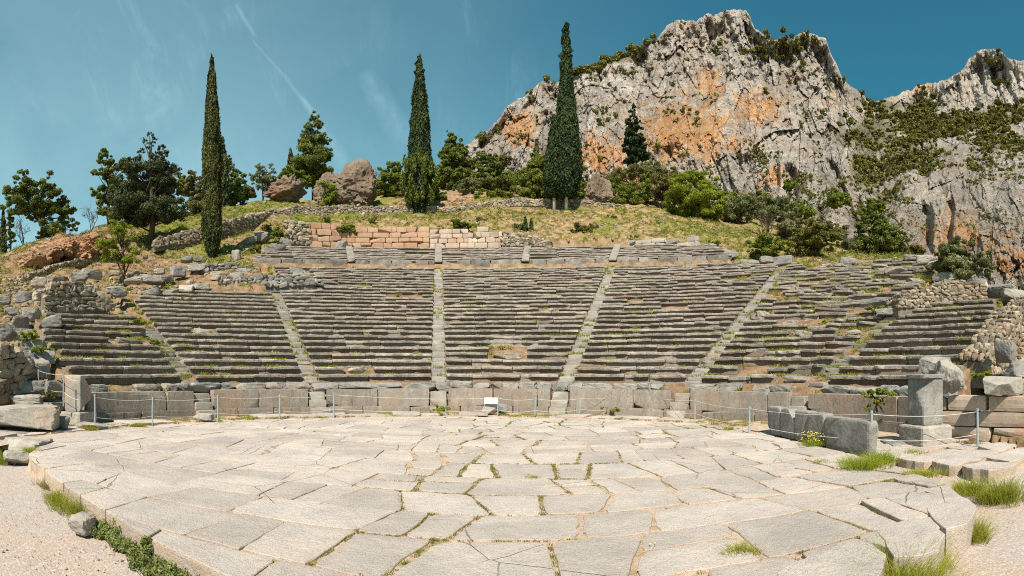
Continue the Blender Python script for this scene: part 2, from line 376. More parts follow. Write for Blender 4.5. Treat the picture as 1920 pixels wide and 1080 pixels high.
def m_gravel():
    m, t = newmat('gravel'); P = t.n('ShaderNodeNewGeometry').outputs['Position']
    n1 = t.noise(P, 0.55, 5, 0.6); n2 = t.noise(P, 22, 6, 0.75)
    vc = t.n('ShaderNodeTexVoronoi'); t.inp(vc, 'Vector', P); vc.inputs['Scale'].default_value = 38
    v2 = t.n('ShaderNodeTexVoronoi'); t.inp(v2, 'Vector', P); v2.inputs['Scale'].default_value = 95
    hs = t.n('ShaderNodeSeparateColor'); t.inp(hs, 'Color', vc.outputs['Color'])
    h2 = t.n('ShaderNodeSeparateColor'); t.inp(h2, 'Color', v2.outputs['Color'])
    c = t.mix(t.rng(n1, 0.40, 0.62, 0, 1, True), (0.335, 0.285, 0.255), (0.37, 0.275, 0.215))
    c = t.mix(t.rng(hs.outputs[0], 0.55, 1.0, 0, 0.45), c, (0.60, 0.55, 0.49))
    c = t.mix(t.rng(hs.outputs[1], 0.72, 1.0, 0, 0.35), c, (0.22, 0.18, 0.15))
    c = t.mix(t.rng(h2.outputs[0], 0.6, 1.0, 0, 0.5), c, (0.54, 0.48, 0.43))
    c = t.mix(t.rng(n2, 0.52, 0.68, 0, 0.5), c, (0.27, 0.20, 0.15))
    h = t.math('SUBTRACT', t.math('MULTIPLY', n2, 0.4), t.math('ADD', t.math('MULTIPLY', vc.outputs['Distance'], 0.7), t.math('MULTIPLY', v2.outputs['Distance'], 0.4)))
    finish(t, c, 0.95, h, 0.6, 0.012); return m
M['gravel'] = m_gravel()
def m_hill():
    m, t = newmat('hillside_turf'); G = t.n('ShaderNodeNewGeometry'); P = G.outputs['Position']
    sn = t.n('ShaderNodeSeparateXYZ'); t.inp(sn, 'Vector', G.outputs['True Normal'])
    n1 = t.noise(P, 0.20, 6, 0.65); n2 = t.noise(P, 1.5, 6, 0.7); n3 = t.noise(P, 7, 6, 0.75); n4 = t.noise(P, 0.09, 4, 0.6)
    dry = t.mix(t.rng(n2, 0.38, 0.60), (0.17, 0.11, 0.05), (0.36, 0.255, 0.13))
    grn = t.mix(t.rng(n3, 0.35, 0.65), (0.085, 0.110, 0.014), (0.225, 0.225, 0.035))
    soil = t.mix(t.rng(n2, 0.4, 0.65), (0.22, 0.13, 0.075), (0.36, 0.235, 0.15))
    gm = t.math('ADD', t.math('ADD', n1, 0.035), t.math('MULTIPLY', attr(t, 'green'), 0.5))
    c = t.mix(t.math('MULTIPLY', t.rng(gm, 0.48, 0.60, 0, 1, True), t.rng(n2, 0.34, 0.52, 0.15, 1)), dry, grn)
    c = t.mix(t.rng(n3, 0.54, 0.66, 0, 0.6), c, (0.10, 0.085, 0.03))
    sm = t.math('ADD', t.rng(sn.outputs[2], 0.72, 0.5, 0, 0.9), t.rng(t.math('ADD', n4, t.math('MULTIPLY', attr(t, 'soil'), 0.5)), 0.58, 0.7, 0, 1), clamp=True)
    c = t.mix(t.math('MULTIPLY', sm, t.rng(n2, 0.3, 0.5)), c, soil)
    c = t.mix(t.rng(t.voro(P, 1.7), 0.14, 0.08, 0, 0.8), c, (0.46, 0.41, 0.35))
    h = t.math('ADD', t.math('MULTIPLY', n2, 0.6), t.math('MULTIPLY', n3, 0.6))
    finish(t, c, 0.95, h, 0.9, 0.25); return m
M['hill'] = m_hill()
def m_mount():
    m, t = newmat('mountain_rock'); P = t.n('ShaderNodeNewGeometry').outputs['Position']
    n1 = t.noise(P, 0.035, 7, 0.65); n2 = t.noise(P, 0.17, 9, 0.75); n3 = t.noise(P, 0.9, 6, 0.78)
    st = t.noise(t.map(P, (1, 1, 0.16)), 0.16, 8, 0.72, 0.3)
    c = t.mix(t.rng(n2, 0.38, 0.60), (0.36, 0.32, 0.28), (0.70, 0.63, 0.55))
    c = t.mix(t.rng(n1, 0.42, 0.62, 0, 0.45), c, (0.50, 0.35, 0.235))
    om = t.math('ADD', t.math('MULTIPLY', attr(t, 'ochre'), 0.95), t.math('MULTIPLY', t.math('SUBTRACT', st, 0.52), 3.2))
    oc = t.mix(t.rng(n2, 0.38, 0.60), (0.70, 0.30, 0.075), (0.74, 0.46, 0.26))
    c = t.mix(t.rng(om, 0.27, 0.72, 0, 0.92, True), c, oc)
    c = t.mix(t.rng(n3, 0.54, 0.64, 0, 0.55), c, (0.16, 0.14, 0.11))
    gm = t.math('ADD', attr(t, 'green'), t.math('MULTIPLY', t.math('SUBTRACT', n3, 0.5), 1.6))
    c = t.mix(t.rng(gm, 0.50, 0.70, 0, 0.75), c, t.mix(n2, (0.07, 0.075, 0.02), (0.25, 0.21, 0.10)))
    tn = t.n('ShaderNodeCombineColor'); v = attr(t, 'tone')
    for i in range(3): t.inp(tn, str(i), v)
    c = t.mix(1.0, c, tn.outputs[0], 'MULTIPLY')
    cr = t.rng(t.voro(P, 0.16, 'DISTANCE_TO_EDGE'), 0.0, 0.09)
    h = t.math('ADD', t.math('MULTIPLY', n2, 1.0), t.math('MULTIPLY', n3, 0.35)); h = t.math('ADD', h, t.math('MULTIPLY', cr, 0.10))
    finish(t, c, 0.95, h, 1.0, 7.0); return m
M['mount'] = m_mount()

# ================================================================ ground, hillside, mountain
def grid_faces(nu, nv):
    i = np.arange(nu - 1)[:, None] * nv + np.arange(nv - 1)[None, :]
    return np.stack([i, i + nv, i + nv + 1, i + 1], -1).reshape(-1, 4)

# open gravel ground: one sheet that reaches the horizon (finer and slightly uneven near the theatre)
g = Mesh()
rr = np.concatenate([[0.01], np.linspace(0.5, 16, 90), np.geomspace(17, 5000, 40)])
aa = np.linspace(0, 2 * pi, 181)
A_, R_ = np.meshgrid(aa, rr, indexing='ij')
gx, gy = R_ * np.sin(A_), R_ * np.cos(A_)
gz = -0.31 + 0.07 * (fbm(np.stack([gx, gy, 0 * gx], -1) * 0.5, 4, 5) - 0.5) * (R_ < 17)
gz = gz + 0.27 * sstep(6.3, 7.6, gx) * sstep(3.0, 6.0, gy) * sstep(40, 20, gy)
g.add(np.stack([gx, gy, gz], -1), grid_faces(181, len(rr)))
tag(g.build('gravel_ground', M['gravel'], smooth=True, origin=(0, 0, -0.3)), kind='structure')

# hillside: stations in photo columns, surface heights read at several distances
HD = [10, 13, 16, 20, 24, 28, 32, 36, 40, 44, 48, 52, 57, 61.6, 63, 68, 76, 90, 120]
HS = {   # column: image row of the ground at each distance
 -260: [860, 800, 780, 740, 700, 670, 650, 640, 630, 620, 610, 600, 600, 600, 600, 620, 640, 700, 760],
 -120: [870, 810, 790, 745, 700, 660, 620, 590, 570, 550, 540, 535, 530, 530, 530, 560, 600, 660, 740],
 0:    [860, 815, 785, 740, 660, 600, 563, 545, 528, 512, 500, 490, 480, 484, 486, 500, 540, 620, 700],
 60:   [860, 815, 785, 735, 650, 595, 566, 545, 525, 505, 487, 472, 462, 461, 461, 470, 500, 580, 700],
 130:  [860, 815, 785, 730, 650, 590, 568, 545, 522, 500, 478, 456, 446, 447, 448, 455, 480, 560, 700],
 200:  [860, 815, 785, 730, 650, 600, 570, 545, 520, 500, 478, 452, 428, 424, 424, 430, 450, 520, 650],
 290:  [860, 815, 785, 730, 650, 600, 565, 540, 518, 495, 472, 455, 428, 412, 410, 410, 425, 480, 600],
 350:  [860, 815, 785, 730, 650, 600, 560, 535, 513, 490, 470, 452, 418, 404, 402, 398, 405, 450, 560],
 420:  [860, 815, 785, 730, 650, 600, 560, 530, 508, 486, 466, 448, 410, 395, 393, 388, 388, 430, 520],
 500:  [860, 815, 785, 730, 650, 600, 560, 530, 505, 485, 468, 436, 405, 394, 383, 377, 376, 400, 480],
 560:  [860, 815, 785, 730, 650, 600, 560, 530, 505, 488, 470, 440, 411, 399, 386, 382, 376, 385, 460],
 640:  [860, 815, 785, 730, 650, 600, 560, 530, 505, 490, 478, 438, 413, 401, 388, 384, 372, 370, 440],
 820:  [860, 815, 785, 730, 650, 600, 560, 530, 505, 492, 480, 440, 412, 402, 386, 368, 352, 345, 420],
 950:  [860, 815, 785, 730, 650, 600, 560, 530, 505, 492, 478, 450, 410, 388, 377, 366, 350, 345, 420],
 1080: [860, 815, 785, 730, 650, 600, 560, 530, 505, 490, 474, 448, 412, 394, 382, 372, 355, 345, 420],
 1200: [860, 815, 785, 730, 650, 600, 560, 530, 505, 488, 470, 444, 412, 400, 396, 386, 372, 360, 420],
 1300: [860, 815, 785, 730, 650, 600, 560, 530, 505, 488, 470, 452, 430, 416, 412, 402, 395, 388, 440],
 1400: [860, 815, 785, 730, 650, 600, 560, 530, 508, 494, 478, 468, 452, 440, 436, 425, 412, 405, 450],
 1500: [860, 815, 785, 730, 650, 600, 560, 532, 512, 500, 485, 478, 468, 458, 455, 445, 432, 425, 470],
 1600: [860, 815, 785, 730, 650, 600, 560, 535, 510, 488, 482, 480, 478, 474, 472, 466, 460, 455, 500],
 1700: [860, 815, 785, 730, 660, 610, 550, 510, 490, 485, 484, 484, 484, 484, 484, 484, 484, 490, 540],
 1790: [860, 815, 785, 725, 640, 580, 540, 522, 515, 515, 516, 520, 524, 526, 528, 530, 535, 545, 600],
 1850: [860, 815, 775, 700, 610, 565, 548, 545, 546, 550, 552, 556, 560, 560, 560, 562, 570, 580, 640],
 1920: [860, 810, 750, 670, 590, 556, 558, 566, 570, 575, 580, 585, 590, 590, 590, 595, 600, 620, 660],
 2050: [860, 800, 735, 650, 590, 580, 590, 600, 610, 615, 620, 625, 630, 630, 630, 640, 650, 660, 700],
}
hx = np.array(sorted(HS)); hy = np.array([HS[k] for k in hx], float)
hz_tab = EYE + (HZ - hy) / F * np.array(HD)
def htab(px, d):
    u = np.interp(px, hx, np.arange(len(hx))); v = np.interp(d, HD, np.arange(len(HD)))
    i = np.clip(u.astype(int), 0, len(hx) - 2); j = np.clip(v.astype(int), 0, len(HD) - 2); fu = u - i; fv = v - j
    fu = fu * fu * (3 - 2 * fu)
    return (hz_tab[i, j] * (1 - fu) + hz_tab[i + 1, j] * fu) * (1 - fv) + (hz_tab[i, j + 1] * (1 - fu) + hz_tab[i + 1, j + 1] * fu) * fv
T_ = 0.8; RISE = 0.36; RB = 13.0; NROW = 27
def edge_l(r):   # left end of the seats (degrees) at radius r
    return np.interp(r, [11, 13, 20.6, 20.61, 26.0, 26.01, 33.9, 35.5, 35.51, 41.5], [-74, -73.2, -66.8, -50.2, -50.2, -27.0, -26.5, -26.5, -27.5, -21.8])
def edge_r(r):
    return np.interp(r, [11, 13, 13.8, 17, 21.6, 21.61, 33.4, 33.41, 34.6, 34.61, 41.5], [98, 95.8, 98.5, 94.3, 89.5, 75.6, 72.8, 45, 45, 43, 39])
def rowz(r):     # height of the seat tops, as a smooth slope through them
    z = 1.65 + RISE * (r - RB) / T_
    up = 12.1 + 0.34 * (r - 35.4) / 0.7
    return np.where(r < 35.0, np.minimum(z, 11.05), up)
def ground_z(x, y):
    x = np.asarray(x, float); y = np.asarray(y, float)
    d = np.hypot(x, y); px = 960 + F * np.arctan2(x, y)
    h = htab(px, np.clip(d, 10, 120))
    P = np.stack([x, y, 0 * x], -1)
    h = h + (1.0 * (fbm(P * 0.30, 4, 31) - 0.5) + 0.8 * (fbm(P * 0.9, 4, 32) - 0.5)) * (0.4 + 0.6 * sstep(42, 48, d))
    # eroded soil banks on the left
    bank = sstep(-60, 40, px) * sstep(330, 240, px) * sstep(36, 42, d) * sstep(60, 54, d)
    h = h + bank * 1.5 * (ridged(P * 0.22, 3, 41) - 0.55)
    r, th = polar(x, y)
    cone = rowz(r) - 0.42 + 0.12 * (fbm(P * 1.1, 3, 33) - 0.5)
    inside = (th > edge_l(r) - 0.4) & (th < edge_r(r) + 0.4) & (r > 11.3) & (r < 41.6)
    h = np.where(inside, cone, h)
    h = np.where((r < 11.9) & (d < 30), np.minimum(h, -0.6), h)
    h = np.where((r >= 41.6) & (r < 42.6) & (th > -22) & (th < 40), np.minimum(h, 14.6), h)
    return h
hm = Mesh()
au = np.linspace(-1.34, 1.26, 620); dv = np.concatenate([np.linspace(9.5, 50, 190), np.linspace(50.3, 66, 60), np.linspace(67, 120, 45)])
A_, R_ = np.meshgrid(au, dv, indexing='ij'); X_, Y_ = R_ * np.sin(A_), R_ * np.cos(A_)
Z_ = ground_z(X_, Y_); PX_ = 960 + F * A_
GR = 0.8 * np.exp(-((PX_ - 560) / 150) ** 2 - ((R_ - 66) / 6) ** 2) + 0.7 * np.exp(-((PX_ - 330) / 90) ** 2 - ((R_ - 56) / 8) ** 2) \
    + 0.12 * np.exp(-((PX_ - 1330) / 120) ** 2) * (R_ > 40) + 0.5 * (PX_ > 1780) - 0.1 - 0.5 * (R_ < 40)
SO = 1.3 * np.exp(-((PX_ - 110) / 90) ** 2) * (R_ > 38) + 0.5 * np.exp(-((PX_ - 270) / 40) ** 2 - ((R_ - 46) / 5) ** 2) + 0.5 * np.exp(-((PX_ - 860) / 50) ** 2) * (R_ > 64) + 0.45 * (R_ < 41) * (PX_ > 250) * (PX_ < 1700)
hm.add(np.stack([X_, Y_, Z_], -1), grid_faces(620, len(dv)), green=GR.ravel(), soil=SO.ravel())
tag(hm.build('hillside', M['hill'], smooth=True, origin=(0, 30, 0)), kind='structure')

# ---- the mountain: limestone massif, its skyline and the distance of its face read station by station
SKY = [(820, 330), (860, 285), (880, 268), (900, 252), (915, 246), (935, 225), (950, 198), (970, 188), (985, 178), (1010, 158), (1022, 150), (1040, 156), (1060, 150), (1085, 138),
       (1110, 128), (1150, 112), (1190, 96), (1225, 80), (1238, 66), (1250, 50), (1262, 41), (1290, 37), (1305, 38), (1325, 29), (1340, 30), (1355, 21), (1372, 17), (1398, 18), (1408, 34), (1416, 52),
       (1440, 76), (1462, 72), (1480, 74), (1500, 63), (1515, 60), (1530, 68), (1548, 70), (1553, 84), (1558, 98), (1568, 118), (1580, 146), (1600, 165), (1618, 178), (1632, 196),
       (1645, 190), (1665, 182), (1690, 176), (1715, 165), (1745, 156), (1770, 150), (1797, 133), (1806, 128), (1815, 112), (1830, 99), (1842, 93), (1862, 91), (1878, 97), (1888, 110), (1905, 116), (1920, 112), (1960, 90), (2020, 80), (2120, 60), (2240, 90), (2400, 160)]
DISTS = {   # rows 600 500 440 400 350 300 250 200 150 (image rows) -> distance of the rock face
 820:  [150, 185, 215, 240, 262, 290, 330, 360, 390],
 960:  [140, 175, 205, 230, 245, 258, 272, 300, 330],
 1100: [135, 170, 200, 222, 235, 246, 262, 290, 325],
 1300: [130, 165, 192, 212, 224, 234, 250, 285, 318],
 1420: [120, 150, 175, 195, 212, 232, 256, 290, 320],
 1480: [110, 138, 162, 180, 202, 226, 262, 298, 330],
 1560: [108, 134, 158, 182, 210, 240, 275, 312, 345],
 1640: [106, 130, 162, 200, 245, 290, 345, 480, 540],
 1720: [92, 116, 138, 165, 210, 270, 345, 455, 520],
 1800: [84, 108, 128, 150, 190, 250, 330, 420, 470],
 1920: [76, 100, 118, 138, 170, 230, 310, 385, 440],
 2100: [76, 98, 116, 134, 165, 220, 290, 360, 410],
 2400: [80, 100, 118, 134, 165, 220, 290, 360, 410]}
mx = np.array(sorted(DISTS)); md = np.array([DISTS[k] for k in mx], float); my = [600, 500, 440, 400, 350, 300, 250, 200, 150]
def mdist(px, y):
    u = np.interp(px, mx, np.arange(len(mx))); i = np.clip(u.astype(int), 0, len(mx) - 2); f = u - i; f = f * f * (3 - 2 * f)
    v = np.interp(-y, [-q for q in my], np.arange(len(my))); j = np.clip(v.astype(int), 0, len(my) - 2); g_ = v - j
    lo = md[i, j] * (1 - f) + md[i + 1, j] * f; hi = md[i, j + 1] * (1 - f) + md[i + 1, j + 1] * f
    return lo * (1 - g_) + hi * g_ + np.maximum(0, 150 - y) * 0.35
NU, NV = 900, 430
pxs = np.linspace(822, 2330, NU); sk = np.interp(pxs, [a for a, b in SKY], [b for a, b in SKY])
sk = sk + 7 * (fbm(np.stack([pxs / 14, 0 * pxs, 0 * pxs], -1), 3, 3) - 0.5) + 6 * (ridged(np.stack([pxs / 9, 0 * pxs, 0 * pxs], -1), 3, 13) - 0.6)
vv = np.linspace(0, 1, NV)
PXm = np.repeat(pxs[:, None], NV, 1); Ym = 640 + (sk[:, None] - 640) * vv[None, :]
Dm = mdist(PXm, Ym)
az = (PXm - 960) / F
def mpos(D): return np.stack([D * np.sin(az), D * np.cos(az), EYE + (HZ - Ym) / F * D], -1)
P0 = mpos(Dm)
Q0 = np.stack([az * 260, 0.10 * Dm, (HZ - Ym) / F * 260], -1)      # rock structure follows the face itself
W0 = Q0 + 16 * (np.stack([fbm(Q0 * 0.018, 3, s) for s in (50, 51, 52)], -1) - 0.5)
big = fbm(W0 * (0.014, 0.014, 0.007), 3, 60) - 0.5
f1, f2, idc = worley(W0 * (0.060, 0.060, 0.016), 61)
f1b, f2b, idb = worley(W0 * (0.15, 0.15, 0.055) + 5, 62)
f1c, f2c, idcc = worley(W0 * (0.40, 0.40, 0.20) + 9, 64)
rid = ridged(W0 * (0.085, 0.085, 0.022), 4, 63); rid2 = ridged(W0 * (0.20, 0.20, 0.09) + 3, 4, 65); fine = fbm(Q0 * (0.6, 0.6, 0.4), 4, 66) - 0.5
W1 = np.stack([W0[..., 0] + 0.35 * W0[..., 2], W0[..., 1], W0[..., 2]], -1)       # leaning joints
f1d, f2d, idd = worley(W1 * (0.11, 0.11, 0.04) + 11, 67)
bump_ = 44 * big + 8.0 * (idc - 0.5) - 19 * f1 + 5.0 * (idb - 0.5) - 7.5 * f1b + 3.0 * (idcc - 0.5) - 3.8 * f1c - 6 * f1d + 3.5 * (idd - 0.5) + 14.0 * (rid - 0.6) + 9.0 * (rid2 - 0.6) + 7.0 * fine
TONE = 0.84 + 0.26 * idb + 0.20 * idcc + 0.12 * idd - 0.16 * idc; TONE *= 1 - 0.30 * (1 - sstep(0.0, 0.06, f2b - f1b)) - 0.15 * (1 - sstep(0.0, 0.10, f2c - f1c)) * (fine > -0.05)
TONE *= 1 - 0.25 * (1 - sstep(0.0, 0.06, f2d - f1d))
smooth_cliff = np.exp(-((PXm - 1290) / 190) ** 2 - ((Ym - 250) / 110) ** 2)
amp = (1.0 - 0.38 * smooth_cliff) * np.clip(Dm / 240, 0.5, 1.4)
def cleft(x0, y0, y1, wd, depth, slant=0.0):
    return depth * np.exp(-(((PXm - x0) - slant * (Ym - y0)) / wd) ** 4) * sstep(y0 - 12, y0 + 18, Ym) * sstep(y1 + 25, y1 - 12, Ym)
cl_ = cleft(1482, 312, 388, 12, 22, 0.06) + cleft(1455, 310, 345, 7, 12) + cleft(1737, 385, 455, 11, 17, -0.02) + cleft(1783, 375, 445, 9, 17, -0.12) + cleft(1800, 330, 380, 7, 9) \
    + cleft(1392, 290, 330, 16, 11, 0.1) + cleft(1030, 215, 245, 9, 12, -0.2) + cleft(1262, 275, 300, 18, 7) + cleft(1555, 300, 420, 9, 8, 0.4) + cleft(1860, 120, 170, 6, 12, 0.2) + cleft(1836, 110, 160, 5, 12, 0.1)
top = sstep(1.0, 0.93, vv)[None, :] * 0.75 + 0.25
Dm2 = Dm - bump_ * amp * top + cl_
P1 = mpos(Dm2)
oc = np.zeros_like(Dm)
for (x0, y0, sx, sy, a) in [(1290, 250, 120, 75, 1.0), (975, 240, 42, 45, 1.0), (1120, 290, 65, 45, 0.95), (1420, 205, 60, 48, 0.9), (1200, 330, 90, 40, 0.75), (1330, 160, 40, 50, 0.8), (1020, 300, 60, 30, 0.55),
                            (1450, 330, 30, 30, 0.8), (1790, 440, 90, 70, 0.72), (1890, 480, 70, 60, 0.65), (1730, 165, 40, 14, 0.6), (1560, 180, 60, 50, 0.35), (1620, 330, 60, 50, 0.3), (1870, 250, 50, 50, 0.35)]:
    oc = np.maximum(oc, a * np.exp(-((PXm - x0) / sx) ** 2 - ((Ym - y0) / sy) ** 2))
gn = np.zeros_like(Dm)
for (x0, y0, sx, sy, a) in [(1640, 250, 60, 50, 1), (1740, 235, 90, 28, 1), (1620, 320, 40, 60, .9), (1700, 290, 70, 40, .9), (1850, 225, 80, 30, .9), (1560, 150, 30, 14, .8), (1880, 265, 70, 30, .8), (1590, 260, 40, 30, .8),
                            (1150, 110, 110, 14, .8), (1470, 90, 40, 25, .5), (1480, 415, 90, 22, .8), (1650, 390, 60, 50, .6), (1540, 400, 50, 40, .6), (1660, 200, 40, 14, 1), (1820, 330, 70, 50, .35), (1690, 340, 30, 60, .6), (900, 255, 30, 12, .7), (1500, 335, 24, 16, .7), (1570, 350, 40, 30, .6), (1610, 410, 40, 30, .7), (1670, 430, 40, 30, .6), (1440, 290, 30, 20, .5), (1850, 400, 50, 40, .45), (1400, 395, 60, 14, .8), (1720, 200, 60, 14, .8), (1270, 385, 70, 12, .5)]:
    gn = np.maximum(gn, a * np.exp(-((PXm - x0) / sx) ** 2 - ((Ym - y0) / sy) ** 2))
mm = Mesh()
# the far side falls away behind the ridge so the massif has a back
back = [P1]
for k in (1, 2, 3): 
    q = P1[:, -1:, :] + np.stack([np.sin(az[:, -1:]), np.cos(az[:, -1:]), 0 * az[:, -1:]], -1) * 60 * k; q[..., 2] -= 10 * k ** 2 + 22 * k; back.append(q)
PB = np.concatenate(back, 1); ext = lambda a: np.concatenate([a, a[:, -1:], a[:, -1:], a[:, -1:]], 1).ravel()
mm.add(PB, grid_faces(NU, NV + 3), ext(TONE), ochre=ext(oc), green=ext(gn))
tag(mm.build('mountain', M['mount'], smooth=False, origin=(300, 300, 0)), kind='structure')

# ---------------------------------------------------------------- leaves
def leaves(rs, centers, radii, n, size, shell=0.55, up=0.0, aspect=1.6, drop=0.0, flat=1.0):
    """n small leaf-clump faces spread through ellipsoid lumps; returns verts, faces, tone"""
    centers = np.asarray(centers, float).reshape(-1, 3); radii = np.asarray(radii, float)
    if radii.ndim == 1: radii = np.repeat(radii[:, None], 3, 1) * (1, 1, flat)
    wgt = (radii ** 2).mean(1) ; k = rs.choice(len(centers), n, p=wgt / wgt.sum())
    d = rs.normal(size=(n, 3)); d /= np.linalg.norm(d, axis=1, keepdims=True)
    rad = shell + (1 - shell) * rs.uniform(0, 1, n) ** 0.6
    rad *= 1 + 0.25 * (rs.uniform(0, 1, n) ** 6)
    p = centers[k] + d * radii[k] * rad[:, None]
    nm = d + 0.8 * rs.normal(size=(n, 3)) + (0, 0, up); nm /= np.linalg.norm(nm, axis=1, keepdims=True)
    a = np.cross(nm, rs.normal(size=(n, 3)) + (0, 0, drop)); a /= np.linalg.norm(a, axis=1, keepdims=True); b = np.cross(nm, a)
    if drop: a, b = b, a
    s = size * rs.uniform(0.6, 1.4, n)[:, None]
    v = np.stack([p - a * s * aspect * 0.5, p + b * s * 0.45, p + a * s * aspect * 0.5, p - b * s * 0.45], 1)
    t = np.repeat(np.clip(rs.beta(2, 2.6, n) + 0.25 * (rs.uniform(0, 1, len(centers))[k] - 0.5), 0, 1), 4)
    return v.reshape(-1, 3), np.arange(n * 4).reshape(n, 4), t
def skel(rs, p, d, L, r, depth, out, tips, spread=0.6, up=0.15, kids=3):
    n = 4; pts = [np.array(p, float)]; d = np.array(d, float)
    for i in range(n):
        d = d + rs.normal(size=3) * 0.13 + (0, 0, up * 0.3); d /= np.linalg.norm(d); pts.append(pts[-1] + d * L / n)
    out.append((np.array(pts), np.linspace(r, r * 0.55, n + 1)))
    if depth == 0: tips.append(pts[-1]); return
    for k in range(kids):
        t = rs.uniform(0.45, 1.0) if k else 1.0
        q = pts[min(n, int(round(t * n)))]
        nd = d + rs.normal(size=3) * spread + (0, 0, up); nd /= np.linalg.norm(nd)
        skel(rs, q, nd, L * rs.uniform(0.6, 0.85), r * 0.55, depth - 1, out, tips, spread, up, kids)

# ---- scrub on the mountain
rs = np.random.RandomState(7)
sm = Mesh(); cen, rad = [], []
iu = rs.randint(0, NU, 60000); iv = rs.randint(0, NV - 2, 60000)
pr = gn[iu, iv] ** 1.3 * 0.85 + 0.022 + 0.03 * (vv[iv] > 0.985)
pr = pr * (sstep(0.42, 0.62, fbm(P1[iu, iv] * 0.035, 3, 77)) + 0.06)
ok = rs.uniform(0, 1, 60000) < pr * 1.35
iu, iv = iu[ok], iv[ok]
for a, b in zip(iu, iv):
    D_ = Dm2[a, b]; s = D_ * 0.0049 * rs.uniform(0.3, 1.0) ** 1.3 * 2.0
    if pxs[a] > 2000: continue
    c = P1[a, b] + (0, 0, s * 0.3)
    for q in range(rs.randint(2, 6)): cen.append(c + rs.normal(size=3) * s * (1.0, 1.0, 0.4)); rad.append(s * rs.uniform(0.25, 0.75) * np.array([1, 1, 0.75]))
for x in np.arange(1075, 1232, 2.4):
    a = int((x - 822) / (2330 - 822) * (NU - 1)); c = P1[a, -2]; s = 2.2
    cen.append(c + rs.normal(size=3) * (2, 2, 0.8) + (0, 0, 0.6)); rad.append(s * rs.uniform(0.5, 1.2) * np.array([1.1, 1.1, 0.8]))
cen, rad = np.array(cen), np.array(rad)
v, f, t = leaves(rs, cen, rad, min(len(cen) * 30, 230000), 0.62, 0.1, 0.2, 1.3)
dd = np.linalg.norm(v.reshape(-1, 4, 3).mean(1), axis=1); q = v.reshape(-1, 4, 3); m_ = q.mean(1, keepdims=True); v = (m_ + (q - m_) * (dd / 230)[:, None, None] * 1.15).reshape(-1, 3)
sm.add(v, f, t)
tag(sm.build('mountain_scrub', M['scrub']), 'dark green scrub dotted over the ledges and gullies of the rocky mountain', 'scrub', kind='stuff')

# ================================================================ orchestra paving
rs = np.random.RandomState(11)
def clip_poly(poly, a, b):
    """keep the part of poly left of the line a->b"""
    out = []; n = len(poly)
    sd = [(b[0] - a[0]) * (p[1] - a[1]) - (b[1] - a[1]) * (p[0] - a[0]) for p in poly]
    for i in range(n):
        p, q, s, t = poly[i], poly[(i + 1) % n], sd[i], sd[(i + 1) % n]
        if s >= 0: out.append(p)
        if (s >= 0) != (t >= 0): k = s / (s - t); out.append((p[0] + (q[0] - p[0]) * k, p[1] + (q[1] - p[1]) * k))
    return out
OUT = [(-8.67, 5.66), (-6.9, 4.95), (-4.95, 4.27), (-3.67, 3.88), (-2.33, 3.53), (-0.8, 3.23), (1.0, 3.05), (2.8, 3.2), (4.2, 3.5), (5.3, 3.95), (5.9, 4.8), (6.3, 6.2), (6.75, 8.0), (6.9, 12.4)]
for a in np.linspace(66, -88, 26): p = cp(9.75, a, 0); OUT.append((p[0], p[1]))
def warp(p):
    x, y = p; q = np.array([x * 0.28, y * 0.28, 3.3]); 
    a = 0.10 * x * (1 if x < 0 else 0.9)             # the joints fan out to both sides
    wx = x + 0.4 * (vn(q * 1.2, 1) - 0.5); wy = y + 0.8 * (vn(q * 1.3, 2) - 0.5)
    if x < -1: wy += 0.10 * (x + 1) * -1 * 0.35
    return (wx, wy)
slabs = []
y = 2.0
while y < 20:
    h = rs.uniform(0.78, 1.30) if y < 12 else rs.uniform(0.6, 1.0)
    x = -12.5 + rs.uniform(0, 1); lean = 0
    off = rs.uniform(-0.1, 0.1)
    while x < 12:
        L = rs.choice([rs.uniform(0.6, 0.95), rs.uniform(0.95, 1.4), rs.uniform(1.3, 1.9)], p=[0.38, 0.44, 0.18])
        nl = rs.uniform(-0.17, 0.17)
        P4 = [(x + lean, y), (x + L + nl, y), (x + L - nl, y + h), (x - lean, y + h)]
        if rs.uniform() < 0.26 and L > 0.9:           # a slab cracked or laid in two pieces
            k = rs.uniform(0.35, 0.65); k2 = rs.uniform(0.3, 0.7); m1 = (P4[0][0] * (1 - k) + P4[1][0] * k, y); m2 = (P4[3][0] * (1 - k2) + P4[2][0] * k2, y + h)
            slabs += [[P4[0], m1, m2, P4[3]], [m1, P4[1], P4[2], m2]]
        elif rs.uniform() < 0.25 and h > 0.75:
            k = rs.uniform(0.4, 0.6); m1 = (x + lean * (1 - 2 * k), y + h * k); m2 = (x + L + nl * (1 - 2 * k), y + h * (k + rs.uniform(-.08, .08)))
            slabs += [[P4[0], P4[1], m2, m1], [m1, m2, P4[2], P4[3]]]
        else: slabs.append(P4)
        x += L; lean = nl
    y += h
pm = Mesh(); JOINTS = []
